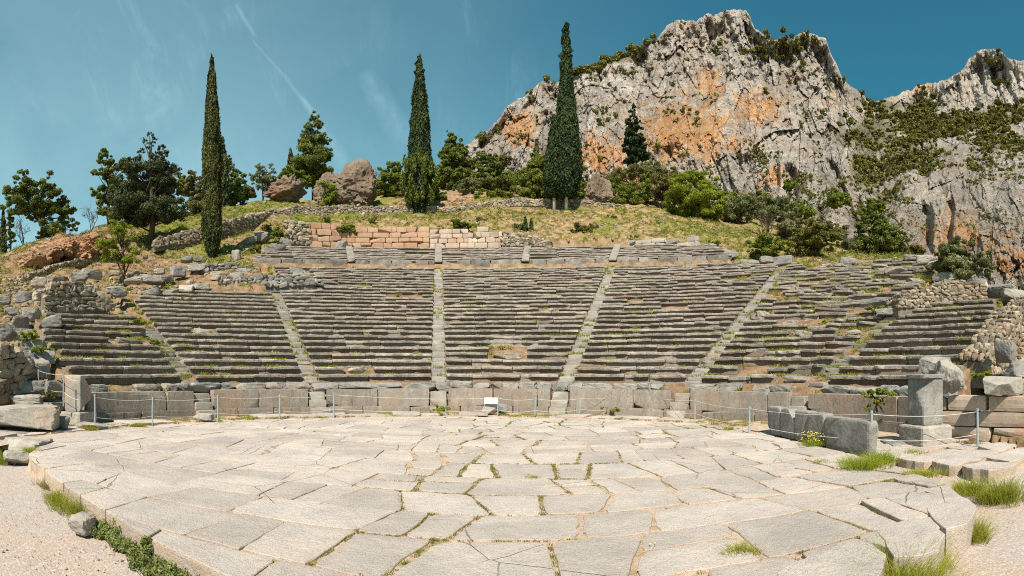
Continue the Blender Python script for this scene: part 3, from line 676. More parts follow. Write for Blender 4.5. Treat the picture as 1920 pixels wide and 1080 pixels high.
def slab_mesh(mesh, poly, ztop, thick, gap, tone, rs, rough=0.030, tilt=0.008, rnd=0.06, edgew=1.0):
    """one flagstone: ragged outline, worn arris, two inner rings so the edge tint can fade"""
    n = len(poly); poly = np.array(poly); c = poly.mean(0)
    pts = []
    for i in range(n):
        p, q, o = poly[i], poly[(i + 1) % n], poly[i - 1]
        L1 = np.linalg.norm(q - p); L0 = np.linalg.norm(o - p); r = min(rnd * rs.uniform(0.4, 1.8), L1 * 0.3, L0 * 0.3)
        a = p + (o - p) / L0 * r; b = p + (q - p) / L1 * r
        pts += [a, (a + 2 * p + b) / 4 * 1.0, b]
        rq = r; m = int(L1 / 0.16)
        for k in range(1, m): 
            t = k / m
            if t * L1 > rq and (1 - t) * L1 > rq: pts.append(p + (q - p) * t)
    pts = np.array(pts); d = pts - c; L = np.linalg.norm(d, axis=1, keepdims=True)
    jit = (fbm(np.column_stack([pts * 3.1, np.full(len(pts), rs.uniform(0, 50))]), 3, 8) - 0.5)[:, None] * rough * 2.6 + rs.normal(size=(len(pts), 1)) * rough * 0.22
    base = c + d * (1 - (gap * 0.5 - jit) / np.maximum(L, 0.1))
    tx, ty = rs.normal(size=2) * tilt; N = len(pts)
    def ring(ins, dz): 
        q = c + (base - c) * (1 - ins / np.maximum(L, 0.12)); z = ztop + dz + (q - c) @ (tx, ty)
        z = z + (0.010 * (fbm(np.column_stack([q * 2.2, np.zeros(N)]), 3, 12) - 0.5) if dz > -0.05 else 0)
        return np.column_stack([q, z])
    R_ = [ring(0.03, -thick), ring(0.0, -0.035), ring(0.002, -0.010), ring(0.010, -0.002), ring(0.06, 0.0), ring(0.18, 0.001)]
    ctr = np.array([[c[0], c[1], ztop]])
    V = np.concatenate(R_ + [ctr]); f = []
    e = np.concatenate([np.full(N, q) for q in (1, 0.9, 0.7, 0.40, 0.12, 0)] + [[0]]) * edgew
    for k in range(5):
        for i in range(N): j = (i + 1) % N; f.append((k * N + i, k * N + j, (k + 1) * N + j, (k + 1) * N + i))
    for i in range(N): f.append((5 * N + i, 5 * N + (i + 1) % N, 6 * N))
    mesh.add(V, f, tone, edge=e)
EDGE_X = []
cell = 0
for s_ in slabs:
    poly = [warp(p) for p in s_]
    for i in range(len(OUT)):
        if not poly: break
        poly = clip_poly(poly, OUT[i], OUT[(i + 1) % len(OUT)])
    if len(poly) < 3: continue
    q = []
    for p in poly:
        if not q or math.hypot(p[0] - q[-1][0], p[1] - q[-1][1]) > 0.06: q.append(p)
    if len(q) > 3 and math.hypot(q[0][0] - q[-1][0], q[0][1] - q[-1][1]) < 0.06: q.pop()
    poly = q
    if len(poly) < 3: continue
    A = 0.5 * abs(sum(poly[i][0] * poly[(i + 1) % len(poly)][1] - poly[(i + 1) % len(poly)][0] * poly[i][1] for i in range(len(poly))))
    if A < 0.07: continue
    c = np.mean(poly, 0); dist = math.hypot(*c); right = c[0] > -2.5
    dmin = min(math.hypot(c[0] - a[0], c[1] - a[1]) for a in OUT[:11])
    gap = rs.uniform(0.006, 0.018); 
    gap += (0.13 * sstep(.42, .75, vn(np.array([c[0] * .6, c[1] * .8, 1.0])))) * (1 if right else .25) * rs.uniform(.3, 1)
    if c[0] < -3: gap *= 0.7
    
    zt = float(np.clip(rs.normal() * 0.006, -.004, .02))
    rim = dmin < 0.9
    if rim and c[0] > 2: zt += 0.03
    slab_mesh(pm, poly, zt, 0.36 if dmin < 1.6 else 0.16, gap, rs.uniform(0.84, 1.08), rs, 0.036 if right else 0.022, 0.007 if right else 0.004, (0.22 if rim and c[0] > 2.5 else 0.15) if right else 0.06)
    for i in range(len(poly)): JOINTS.append((poly[i], poly[(i + 1) % len(poly)], gap))
tag(pm.build('orchestra_paving', M['paving'], origin=(0, 8, 0)), kind='structure')
# earth bed the flags are laid on, with a battered stony front edge
bed = Mesh(); o_ = np.array(OUT); cb = o_.mean(0); n = len(o_)
lo = np.column_stack([cb + (o_ - cb) * 1.0, np.full(n, -0.40)]); mi = np.column_stack([cb + (o_ - cb) * 0.992, np.full(n, -0.032)])
# subdivided top so it can undulate
tp = [mi]
for k in (0.85, 0.7, 0.5, 0.3, 0.1): tp.append(np.column_stack([cb + (o_ - cb) * k, np.full(n, -0.024)]))
V = np.concatenate([lo] + tp); V[n:, 2] += 0.010 * (fbm(V[n:] * 1.7, 3, 9) - 0.5); fs = []
for k in range(len(tp)):
    for i in range(n): j = (i + 1) % n; fs.append((k * n + i, k * n + j, (k + 1) * n + j, (k + 1) * n + i))
fs.append(tuple(len(tp) * n + i for i in range(n)))
bed.add(V, fs); 
# outer strip between the paving and the seats (gutter zone) as a ring
ra = np.linspace(-112, 104, 120); rw_ = [9.5, 10.0, 10.6, 11.2, 11.7]
V = np.concatenate([cp(r, ra, -0.045 + 0.05 * (r > 9.9)) for r in rw_]); V[:, 2] += 0.05 * (fbm(V * 0.9, 3, 2) - 0.5)
fs = [(k * 120 + i, (k + 1) * 120 + i, (k + 1) * 120 + i + 1, k * 120 + i + 1) for k in range(4) for i in range(119)]
bed.add(V, [q[::-1] for q in fs])
tag(bed.build('earth_bed', M['earth'], origin=(0, 8, 0)), kind='structure')

# kerb of larger rough slabs between the paving and the front wall
km = Mesh(); a = -100.0
while a < 62:
    L = rs.uniform(0.7, 1.9); da = math.degrees(L / 10.4)
    if rs.uniform() < 0.82:
        w0 = rs.uniform(9.85, 10.05); w1 = rs.uniform(10.7, 11.25)
        c4 = [cp(w0, a, 0)[:2], cp(w1, a + rs.uniform(-.6, .6), 0)[:2], cp(w1 + rs.uniform(-.1, .1), a + da, 0)[:2], cp(w0 + rs.uniform(-.08, .08), a + da, 0)[:2]]
        slab_mesh(km, c4[::-1], rs.uniform(0.02, 0.10), 0.3, 0.06, rs.uniform(0.85, 1.1), rs, 0.05, 0.02, 0.16, 0.7)
    a += da
tag(km.build('kerb_slabs', M['paving'], origin=(0, 8, 0)), kind='structure')

# ================================================================ seating
PROF = np.array([(0.86, -0.07), (0.46, -0.065), (0.40, -0.005), (0.22, 0.0), (0.035, -0.004), (0.0, -0.03), (0.004, -0.120), (0.06, -0.140), (0.16, -0.155), (0.17, -0.25), (0.14, -0.37), (0.16, -0.46)])
def bench(rs, mesh, r, th0, th1, ztop, ruin, rise=0.36, depth=1.0):
    """one seat block following the curve: worn lip over a hollowed riser"""
    L = math.radians(th1 - th0) * r; n = max(3, int(L / (0.16 if r < 20 else 0.26)) + 1)
    t = np.linspace(0, 1, n); t = np.concatenate([[0], t[1:-1], [1]])
    th = th0 + (th1 - th0) * t
    P = PROF * (depth, rise / 0.36)
    jr = rs.normal() * 0.012 + ruin * rs.normal() * 0.07; jz = rs.normal() * 0.010 + ruin * rs.normal() * 0.045
    tz = rs.normal() * (0.008 + 0.05 * ruin); tr = rs.normal() * (0.010 + 0.07 * ruin)
    s = L * t[:, None]; seed = rs.uniform(0, 500)
    er = sstep(0.60 - 0.12 * ruin, 0.72 - 0.12 * ruin, fbm(np.column_stack([L * t * 1.3 + seed, np.zeros(n), np.zeros(n)]), 3, 4)) * (0.16 + 0.1 * ruin) * rs.uniform(0.2, 1)   # bites out of the lip
    endw = np.minimum(np.minimum(t * L, (1 - t) * L) / 0.07, 1)
    rho = P[None, :, 0] + jr + tr * (t[:, None] - 0.5); z = P[None, :, 1] + jz + tz * (t[:, None] - 0.5)
    lip = np.array([0, 0, 0.1, 0.25, 0.8, 1, 1, 0.8, 0.3, 0.1, 0, 0]); low = np.array([0, 0, 0.05, 0.15, 0.5, 0.9, 0.5, 0.2, 0.0, 0, 0, 0])
    rho = rho + lip[None] * (er[:, None] * 0.9 + (1 - endw[:, None]) * 0.035); z = z - low[None] * (er[:, None] * 0.45 + (1 - endw[:, None]) * 0.022)
    thm = np.repeat(th[:, None], P.shape[0], 1)
    V = cp(r + rho, thm, ztop + z).reshape(-1, 3)
    V += 0.045 * (np.stack([fbm(V * 6.0, 3, s_) for s_ in (1, 2, 3)], -1) - 0.5)
    m = P.shape[0]; i = np.arange(n - 1)[:, None] * m + np.arange(m)[None]
    j = np.arange(n - 1)[:, None] * m + (np.arange(m)[None] + 1) % m
    f = np.stack([i, j, j + m, i + m], -1).reshape(-1, 4)
    fl = [tuple(q) for q in f] + [tuple(range(m))[::-1], tuple((n - 1) * m + q for q in range(m))]
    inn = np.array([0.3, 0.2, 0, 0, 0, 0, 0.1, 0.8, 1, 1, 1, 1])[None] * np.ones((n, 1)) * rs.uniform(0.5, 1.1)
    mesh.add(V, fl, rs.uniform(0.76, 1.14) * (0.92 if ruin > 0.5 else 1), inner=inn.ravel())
EDG = [-73.2, -50.0, -25.8, 0.0, 25.8, 51.2, 75.5, 95.5]
def bound(k, r):
    """angle of wedge boundary k at radius r"""
    if k == 0: return float(edge_l(r)) if r < 20.6 else -50
    if k == 7: return float(edge_r(r)) if r < 21.6 else 75.5
    return EDG[k]
ROWS_IN = [10, 17, 27, 27, 27, 25, 11]
def ruin_at(k, n):
    v = 0.20
    if k == 0: v = 0.15 + 0.02 * n
    if k == 1: v = 0.10 + 0.03 * max(0, n - 12)
    if k == 2: v = 0.18 + 0.22 * max(0, (n - 17)) / 10
    if k in (3, 4): v = 0.22 + 0.25 * vn(np.array([n * .35, k * 3.0, 0.0]))
    if k == 5: v = 0.6 + 0.5 * min(1, n / 14)
    if k == 6: v = 0.10 + 0.01 * n
    return v
WL = ['dark shaded benches at the far left end of the lower theatre',
      'grey benches below the ruined rubble terrace, second wedge from the left in the lower theatre',
      'worn tiers of benches just left of the straight middle stairway, below the cross aisle',
      'tiers of benches just right of the straight middle stairway, below the cross aisle',
      'tiers of even grey benches right of the long slanting stairway, fifth wedge from the left',
      'broken tumbled benches with grass in the gaps, reaching towards the round bushes on the right',
      'short steep wedge of shaded benches at the far right end, above the boulder and pillar']
GRASSPTS = []
rs = np.random.RandomState(21)
for k in range(7):
    mid = (EDG[k] + EDG[k + 1]) / 2; o = thing('seating_wedge', cp(13.0, mid, 1.3), WL[k], 'stone seats', 'wedges of stone seating')
    for n in range(ROWS_IN[k]):
        r = RB + T_ * n; z = 1.65 + RISE * n
        hw = math.degrees(0.36 / r)
        a0 = bound(k, r) + (hw if k else 0); a1 = bound(k + 1, r) - (hw if k < 6 else 0)
        if k == 5 and n > 19: a1 -= rs.uniform(0, 2.5) + (n - 19) * 0.5
        if k == 5 and n <= 12: a1 = bound(6, r) - hw
        if k == 0: a0 += rs.uniform(0, 1.8)
        if k == 6: a1 -= rs.uniform(0, 1.2)
        if k == 1 and n > 13: a0 += (n - 13) * 1.6 * rs.uniform(0.5, 1)
        if k == 2 and n > 22: a0 += rs.uniform(0, 2)
        m = Mesh(); a = a0; ru = ruin_at(k, n)
        if k in (2, 3, 4) and n > 8: ru += 0.16
        while a < a1 - 0.8:
            L = rs.uniform(1.0, 2.6) * (0.75 if k == 5 else 1); da = math.degrees(L / r)
            if a1 - (a + da) < math.degrees(0.6 / r): da = a1 - a
            b = min(a + da, a1)
            if rs.uniform() < 0.02 + (0.10 * ru if k != 5 else 0.13):
                if m.n: m.build('seat_row', M['seat'], o); m = Mesh()
                for q in range(rs.randint(1, 4)): GRASSPTS.append(cp(r + rs.uniform(0.1, 0.6), a + (b - a) * rs.uniform(), z - 0.38))
                if rs.uniform() < 0.6:
                    v, f = rock(rs, cp(r + 0.45, (a + b) / 2, z - 0.20), (L * 0.7, 0.6, 0.34), -math.radians((a + b) / 2) - TH0, 8, 0.12, 6, 4, 0.12); mb = Mesh(); mb.add(v, f, rs.uniform(0.8, 1.1)); mb.build('broken_block', M['seat'], o)
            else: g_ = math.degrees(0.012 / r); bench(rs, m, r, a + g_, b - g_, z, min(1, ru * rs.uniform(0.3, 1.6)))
            a = b
        if m.n: m.build('seat_row', M['seat'], o, smooth=False)
# upper seats above the cross aisle
UE = [-27.5, -12.9, 0.0, 12.9, 25.8, 43.0]
UL = ['leftmost upper tiers above the cross aisle, ending near a small upright stone',
      'upper benches above the cross aisle, just left of the upper middle stairway',
      'upper benches above the cross aisle, just right of the upper middle stairway',
      'upper benches with a disturbed brown patch, below the slope with two pale cypress trunks',
      'rightmost upper benches, climbing to the low pale wall on the grassy slope']
for k in range(5):
    mid = (UE[k] + UE[k + 1]) / 2; o = thing('seating_wedge', cp(35.4, mid, 12.0), UL[k], 'stone seats', 'wedges of stone seating')
    for n in range(-1, 8):
        r = 35.4 + 0.7 * max(n, 0); z = 12.1 + 0.34 * max(n, 0)
        hw = math.degrees(0.36 / r)
        a0 = (float(np.interp(r, [35.4, 41], [-27.5, -21.8])) if k == 0 else UE[k] + hw); a1 = (float(np.interp(r, [35.4, 41], [43, 39])) if k == 4 else UE[k + 1] - hw)
        m = Mesh(); a = a0; ru = 0.3 if k != 3 else 0.5
        if n == -1: r -= 0.25; z += 0.05
        while a < a1 - 0.5:
            L = rs.uniform(1.2, 2.8); b = min(a + math.degrees(L / r), a1)
            if a1 - b < math.degrees(0.5 / r): b = a1
            if n == -1:
                am = (a + b) / 2; v, f = rock(rs, cp(r + 0.3, am, z - 0.86), (math.radians(b - a) * r * 0.985, 0.62, 1.45), -math.radians(am) - TH0, 12, 0.035, 6, 1); m.add(v, f, rs.uniform(0.52, 0.80))
            elif rs.uniform() < 0.05:
                if m.n: m.build('seat_row', M['seat'], o); m = Mesh()
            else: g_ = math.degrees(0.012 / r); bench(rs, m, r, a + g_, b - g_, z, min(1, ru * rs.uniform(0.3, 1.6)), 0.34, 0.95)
            a = b
        if m.n: m.build('podium_course' if n == -1 else 'seat_row', M['pale'] if n == -1 and False else M['seat'], o)
# stairways
SL = ['overgrown stair between the far left wedge of benches and the next, grass on its steps',
      'pale stairway slanting up to the left, ending below the rubble terrace', 'straight vertical stairway up the middle of the lower theatre',
      'pale stairway slanting up right, next one right of the straight middle stairway', 'long slanting stairway with grass patches, leading up to the bushes on the right',
      'broken stair half buried in grass beside the far right wedge of benches']
NS = [10, 17, 27, 27, 25, 11]
for k in range(6):
    th = EDG[k + 1]; o = thing('stairway', cp(12.6, th, 1.2), SL[k], 'stairs', 'stairways between the seats')
    for n in range(NS[k] * 2):
        r = RB - 0.12 + 0.4 * n; z = 1.29 + 0.18 * n + 0.1
        rough = k in (0, 5)
        if rough and rs.uniform() < 0.25: GRASSPTS.append(cp(r + .1, th, z - 0.1)); continue
        v, f = rock(rs, cp(r + 0.22, th + rs.normal() * 0.1, z - 0.14), (0.70 + rs.normal() * 0.02, 0.48, 0.26), -math.radians(th) - TH0 + rs.normal() * (0.06 if rough else 0.02), 14, 0.05, 4, 1, 0.02)
        m = Mesh(); m.add(v, f, rs.uniform(0.85, 1.1)); m.build('step', M['step'], o)
UT = [-12.9, 0.0, 12.9, 25.8]
UTL = ['narrow upper stair under the orange wall, left of the upper middle one', 'upper middle stairway in line with the straight middle stairway below it',
       'pale upper stair right of the upper middle one, ending below the yellow rubble wall', 'upper stair below the grassy slope, rightmost of those above the cross aisle']
for k in range(4):
    th = UT[k]; o = thing('stairway', cp(35.2, th, 12.0), UTL[k], 'stairs', 'stairways between the seats')
    for n in range(16):
        r = 35.3 + 0.35 * n; z = 12.0 + 0.17 * n + 0.1
        v, f = rock(rs, cp(r + 0.2, th, z - 0.13), (0.70, 0.44, 0.26), -math.radians(th) - TH0, 14, 0.05, 3, 1, 0.02)
        m = Mesh(); m.add(v, f, rs.uniform(0.9, 1.1)); m.build('step', M['step'], o)

# front wall of upright slabs round the orchestra
def arcblock(rs, mesh, r, th0, th1, z0, z1, thick, k=30, amp=0.012, n=6, tone=1.0, tilt=0.0):
    am = (th0 + th1) / 2; L = math.radians(th1 - th0) * r
    p, f = cubegrid(n); q = p / (np.abs(p) ** k).sum(1, keepdims=True) ** (1 / k)
    for _ in range(2):
        m_ = rs.normal(size=3); m_ /= np.linalg.norm(m_); q = q - np.maximum(q @ m_ - rs.uniform(1.15, 1.4), 0)[:, None] * m_
    q = q * (1 + amp * 2 * (fbm(q * 2.5 + rs.uniform(0, 90, 3), 3) - 0.5))[:, None]
    a = am + q[:, 0] * (th1 - th0) / 2; rr_ = r + thick / 2 + q[:, 1] * thick / 2; zz = (z0 + z1) / 2 + q[:, 2] * (z1 - z0) / 2
    mesh.add(cp(rr_, a, zz), f[:, ::-1], tone)
o = thing('parapet_wall', cp(11.5, 10, 0.05), 'low stained wall of upright slabs curving round the orchestra below the first seats', 'low wall')
a = -74.0; stairs = EDG[1:7]
while a < 98:
    L = rs.uniform(1.9, 3.9); b = min(a + math.degrees(L / 11.5), 98)
    for s_ in stairs:
        if a < s_ + 1.9 and b > s_ - 1.9: b = s_ - 1.9 if a < s_ - 2.2 else a
    if b > 97.9 and b - a < 1.0: break
    if b - a < 1.0: a += 1.0 if b <= a else (b - a) + 3.9; continue
    m = Mesh(); arcblock(rs, m, 11.5, a + 0.04, b - 0.04, 0.30, 1.05 + rs.normal() * 0.012, 0.42, tone=rs.uniform(0.85, 1.08)); m.build('orthostat', M['ortho'], o)
    a = b
m = Mesh(); a = -74.0
while a < 98:
    L = rs.uniform(1.2, 2.6); b = min(a + math.degrees(L / 11.4), 98); arcblock(rs, m, 11.42 + rs.normal() * 0.008, a + 0.03, b - 0.03, -0.12, 0.31, 0.55, tone=rs.uniform(0.8, 1.0)); a = b
m.build('base_course', M['ortho'], o)
m = Mesh(); a = -73.0
while a < 97:                                          # broken kerb course on top, behind the wall
    L = rs.uniform(0.5, 1.5); b = a + math.degrees(L / 12.1)
    if rs.uniform() < 0.93:
        am = (a + b) / 2; v, f = rock(rs, cp(12.25 + rs.normal() * .03, am, 1.10 + rs.normal() * .02), (L * 0.99, 0.55, 0.40), -math.radians(am) - TH0, 9, 0.14, 7, 4, 0.03); m.add(v, f, rs.uniform(0.85, 1.15))
    else: GRASSPTS.append(cp(12.1, a, 1.05))
    if rs.uniform() < 0.3: GRASSPTS.append(cp(11.95, a, 1.03))
    a = b
m.build('top_course', M['grey'], o)
m = Mesh()
for s_ in stairs:
    for q in range(3): v, f = rock(rs, cp(11.25 + 0.32 * q, s_, 0.12 + 0.30 * q), (0.72, 0.42, 0.32 + 0.04 * q), -math.radians(s_) - TH0, 14, 0.04, 4, 1); m.add(v, f, 0.92)
m.build('entry_steps', M['pale'], o)

# ================================================================ walls
def rubble_wall(name, label, path, mt, stone=0.32, thick=0.7, seed=1, cat='stone wall', core=True, flatk=5.5):
    """dry-stone wall: path of (x, y, z_foot, z_top); every stone is modelled, on a dark core"""
    rs = np.random.RandomState(seed); P = np.array(path, float)
    m = Mesh(); seg = np.linalg.norm(np.diff(P[:, :2], axis=0), axis=1); S = np.concatenate([[0], np.cumsum(seg)]); tot = S[-1]
    at = lambda s: np.array([np.interp(s, S, P[:, k]) for k in range(4)])
    dirs = lambda s: (lambda a, b: math.atan2(b[1] - a[1], b[0] - a[0]))(at(max(0, s - 0.3)), at(min(tot, s + 0.3)))
    hmax = (P[:, 3] - P[:, 2]).max(); ncr = int(hmax / (stone * 0.62)) + 2
    for r_ in range(ncr):
        s = rs.uniform(0, stone)
        while s < tot:
            w_ = stone * rs.uniform(0.45, 1.9); q = at(s + w_ / 2); h_ = stone * rs.uniform(0.45, 1.05); z = q[2] + r_ * stone * 0.62 + h_ * 0.35
            ztop = q[3] + stone * 0.5 * (vn(np.array([s * 1.1, seed, 0.0])) - 0.5)
            if z < ztop:
                lay = (np.linspace(1, -1, max(2, int(thick / stone / 0.8) + 1)) if z > ztop - stone * 1.1 else (1,))
                for side in lay:
                    a = dirs(s); off = side * (thick / 2 - stone * 0.25)
                    v, f = rock(rs, (q[0] + sin(a) * off, q[1] - cos(a) * off, z + rs.normal() * stone * .06), (w_ * 1.08, stone * rs.uniform(.7, 1.1), h_ * 1.15), a + rs.normal() * 0.12, flatk, 0.14, 3, 6, 0.3); m.add(v, f, rs.uniform(0.55, 1.25))
            s += w_
    if core:
        n = max(2, int(tot / 0.8)); ss = np.linspace(stone * 0.8, tot - stone * 0.8, n); V = []
        for s in ss:
            q = at(s); a = dirs(s); t_ = thick / 2 - stone * 0.35
            zt = max(q[3] - stone * 1.0, q[2] - 0.3)
            for (o_, z) in ((t_, q[2] - 0.4), (t_, zt), (-t_, zt), (-t_, q[2] - 0.4)): V.append((q[0] + sin(a) * o_, q[1] - cos(a) * o_, z))
        fs = [(i * 4 + k, i * 4 + (k + 1) % 4, (i + 1) * 4 + (k + 1) % 4, (i + 1) * 4 + k) for i in range(n - 1) for k in range(4)] + [(3, 2, 1, 0), tuple((n - 1) * 4 + k for k in range(4))]
        m.add(np.array(V), fs, 0.62)
    return tag(m.build(name, mt), label, cat)
def pts(*a): return [(*pd(x, d)[:2], py(x, y0, d)[2], py(x, y1, d)[2]) for (x, d, y0, y1) in a]
rubble_wall('terrace_wall', 'long low dry-stone wall running level behind the orange wall to the tallest cypress', pts((505, 58.5, 424, 397), (560, 61, 411, 388), (640, 62, 405, 388), (720, 62, 404, 388), (800, 62, 405, 391), (850, 62, 402, 390), (905, 62, 396, 381), (960, 62, 389, 374), (1010, 62.3, 387, 374), (1060, 62.8, 392, 376), (1120, 63, 393, 379), (1170, 64, 398, 388), (1195, 64, 401, 396)), M['rubble'], 0.34, 0.8, 3)
rubble_wall('terrace_wall', 'sloping dry-stone wall crossed by a cypress shadow, climbing to the right of the ivy-covered cypress', pts((404, 50, 444, 418), (440, 52, 436, 410), (475, 54.5, 432, 402), (505, 57, 426, 395), (545, 58, 420, 392)), M['rubble'], 0.36, 0.8, 4)
rubble_wall('terrace_wall', 'broken low dry-stone wall on the slope between the dark conifer and the ivy-covered cypress', pts((283, 47.5, 466, 452), (310, 48, 462, 444), (350, 49, 458, 434), (382, 49.5, 448, 424)), M['rubble'], 0.36, 0.8, 5)
rubble_wall('terrace_wall', 'thin low wall edging the eroded orange bank on the far left', pts((20, 38, 540, 530), (60, 40, 524, 513), (110, 42, 506, 494), (150, 44, 497, 484), (178, 45, 490, 478)), M['rubble'], 0.30, 0.7, 6)
rubble_wall('terrace_wall', 'yellowish collapsed rubble wall at the right end of the orange wall', pts((938, 50.6, 462, 431), (965, 50.6, 463, 438), (1000, 50.4, 464, 442), (1032, 50.0, 465, 452)), M['rubble'], 0.36, 1.0, 7)
rubble_wall('terrace_wall', 'rough rubble wall with a small bush at the left end of the orange wall', pts((532, 50.5, 458, 418), (548, 50.5, 460, 417), (578, 50.8, 462, 420)), M['rubble'], 0.42, 1.1, 8)
rubble_wall('retaining_wall', 'rubble retaining wall of small round stones at the left of the cross aisle, upper of two', pts((352, 40, 522, 497), (390, 40.5, 521, 496), (440, 41, 520, 498), (485, 41.5, 520, 505)), M['grey'], 0.36, 1.0, 9)
rubble_wall('retaining_wall', 'rubble retaining wall with a ragged top just above the second wedge of benches, lower of two', pts((405, 35.6, 541, 522), (450, 36, 541, 520), (500, 36.2, 540, 520), (560, 36.4, 538, 520), (598, 36.5, 536, 524)), M['grey'], 0.36, 1.0, 10)
rubble_wall('retaining_wall', 'tall creamy rubble wall with fallen blocks on top, above the far left wedge of benches', pts((72, 27.2, 590, 541), (105, 27.6, 586, 530), (140, 28, 584, 530), (175, 28.4, 584, 548), (205, 28.8, 584, 566)), M['rubble'], 0.34, 1.0, 11)
rubble_wall('retaining_wall', 'whitish rubble wall of rounded stones above the short steep wedge on the right', pts((1672, 23.6, 578, 560), (1700, 24.2, 578, 548), (1740, 24.8, 577, 536), (1790, 25.2, 576, 528), (1845, 25.2, 572, 531)), M['rubble'], 0.24, 0.7, 12)
rubble_wall('retaining_wall', 'sloping rubble end wall stepping down behind the boulder at the right edge', pts((1822, 15.9, 706, 668), (1856, 17.6, 700, 625), (1884, 20.2, 694, 590), (1915, 22.6, 690, 563), (1960, 24, 680, 552)), M['rubble'], 0.28, 1.0, 13)
rubble_wall('retaining_wall', 'ruined rubble wall at the left edge, stepping down beside the far left wedge of benches', pts((-30, 17.0, 755, 640), (0, 17.4, 752, 650), (25, 17.8, 748, 668), (42, 18.2, 745, 690)), M['rubble'], 0.36, 1.2, 14)
def ashlar(name, label, segs, mt, courses, seed, bl=(0.8, 1.8), thick=0.6, tonef=None):
    rs = np.random.RandomState(seed); m = Mesh()
    for (x0, d0, x1, d1, yb, yt0, yt1) in segs:
        a, b = pd(x0, d0), pd(x1, d1); zb = py((x0 + x1) / 2, yb, (d0 + d1) / 2)[2]; zt = py((x0 + x1) / 2, yt0, (d0 + d1) / 2)[2]; L = np.linalg.norm(b - a); ang = math.atan2(b[1] - a[1], b[0] - a[0]); ch = (zt - zb) / courses
        for c_ in range(courses):
            s = -rs.uniform(0, 0.5)
            while s < L:
                w_ = rs.uniform(*bl); e = min(s + w_, L); s0 = max(s, 0)
                if e - s0 > 0.15 and not (c_ == courses - 1 and rs.uniform() < 0.10):
                    q = a + (b - a) * ((s0 + e) / 2 / L)
                    v, f = rock(rs, (q[0], q[1], zb + ch * (c_ + 0.5)), (e - s0 - 0.02, thick + rs.normal() * 0.02, ch * 1.01 - 0.015), ang, 14, 0.02, 4, 1, 0.004); m.add(v, f, rs.uniform(0.8, 1.12) * (tonef((x0 + (x1 - x0) * s0 / L)) if tonef else 1))
                s = e
    return tag(m.build(name, mt), label, 'stone wall')
ashlar('ashlar_wall', 'orange wall of squared blocks with yellow grass on top, behind the upper seats', [(575, 50.6, 640, 51.2, 466, 419, 419), (640, 51.25, 735, 51.4, 466, 428, 428), (735, 51.4, 805, 51.3, 466, 427, 427)], M['orange'], 4, 31)
ashlar('ashlar_wall', 'paler pinkish continuation of the squared wall, ending at the yellow rubble', [(806, 51.3, 878, 51.0, 466, 431, 431), (878, 51.0, 942, 50.6, 466, 426, 429)], M['pink'], 4, 32, (0.7, 1.5))
ashlar('ashlar_wall', 'low pale wall of flat blocks on the slope at the top right of the upper seats', [(1180, 50.2, 1250, 49.2, 466, 449, 449), (1250, 49.2, 1312, 47.6, 466, 447, 447)], M['pale'], 2, 33, (1.0, 2.2))
# right parodos wall in two faces
ashlar('parodos_wall', 'squared wall in pink and cream blocks behind the tall pillar at the right edge', [(1745, 13.2, 1990, 12.4, 826, 741, 741)], M['pink'], 3, 34, (1.0, 2.0), 0.7)
ashlar('parodos_wall', 'low wall of long squared slabs behind the pillar at the left edge', [(-40, 17.6, 60, 17.5, 790, 754, 754), (60, 17.5, 124, 17.2, 788, 754, 754)], M['pale'], 2, 35, (0.9, 2.0), 0.7)

# scattered single blocks: (x, y_foot, dist, (w,d,h), angle deg, material, label, k)
rs = np.random.RandomState(55)
def block(x, yf, d, size, ang, mt, label, name='stone_block', cat='stone block', k=9, amp=0.07, n=10, facets=5, group=None, tilt=0.03, z=None, **kw):
    p = py(x, yf, d) if z is None else pd(x, d, z)
    v, f = rock(rs, p, size, R(ang), k, amp, n, facets, tilt, 2.2, True, **kw); m = Mesh(); m.add(v, f, rs.uniform(0.9, 1.08)); return tag(m.build(name, M[mt]), label, cat, group)
GZ = lambda p: float(ground_z(p[0], p[1]))
# orthostats standing free on the right, end blocks, pillars
row = [((7.22, 12.55), (7.15, 11.75)), ((7.14, 11.7), (7.08, 10.9)), ((7.07, 10.85), (7.02, 10.2)), ((7.01, 10.15), (6.97, 9.45)), ((6.96, 9.4), (6.90, 7.75))]
for i, (a, b) in enumerate(row):
    a, b = np.array(a), np.array(b); c = (a + b) / 2; L = np.linalg.norm(b - a); m = Mesh()
    v, f = rock(rs, (c[0] + .18, c[1], -0.06), (L + 0.02, 0.34, 0.80 if i < 4 else 0.76), math.atan2(b[1] - a[1], b[0] - a[0]), 10, 0.030, 14, 1, 0.01, 2, True); m.add(v, f, 1.0)
    tag(m.build('upright_slab', M['grey']), ['narrow upright slab, farthest of the free-standing row on the right', 'rounded upright slab, second farthest of the free-standing row on the right', 'middle upright slab of the free-standing row on the right',
        'upright slab next to the longest one in the free-standing row on the right', 'longest upright slab with a pale broken end, nearest of the free-standing row on the right'][i], 'stone slab', 'free-standing upright slabs')
def pillar(name, label, x, d, sh, base, ang, mt, basemt='pale'):
    p = pd(x, d, 0.0); o = thing(name, (p[0], p[1], base[3]), label, 'pillar'); m = Mesh()
    v, f = rock(rs, (p[0], p[1], base[3]), base[:3], ang, 14, 0.03, 12, 0, 0.0, 2, True); m.add(v, f, 0.95); m.build('base', M[basemt], o)
    m = Mesh(); v, f = rock(rs, (p[0], p[1], base[3] + base[2] - 0.01), sh[:3], ang, 16, 0.02, 12, sh[3], 0.0, 2, True); m.add(v, f, 1.0); m.build('shaft', M[mt], o); return o
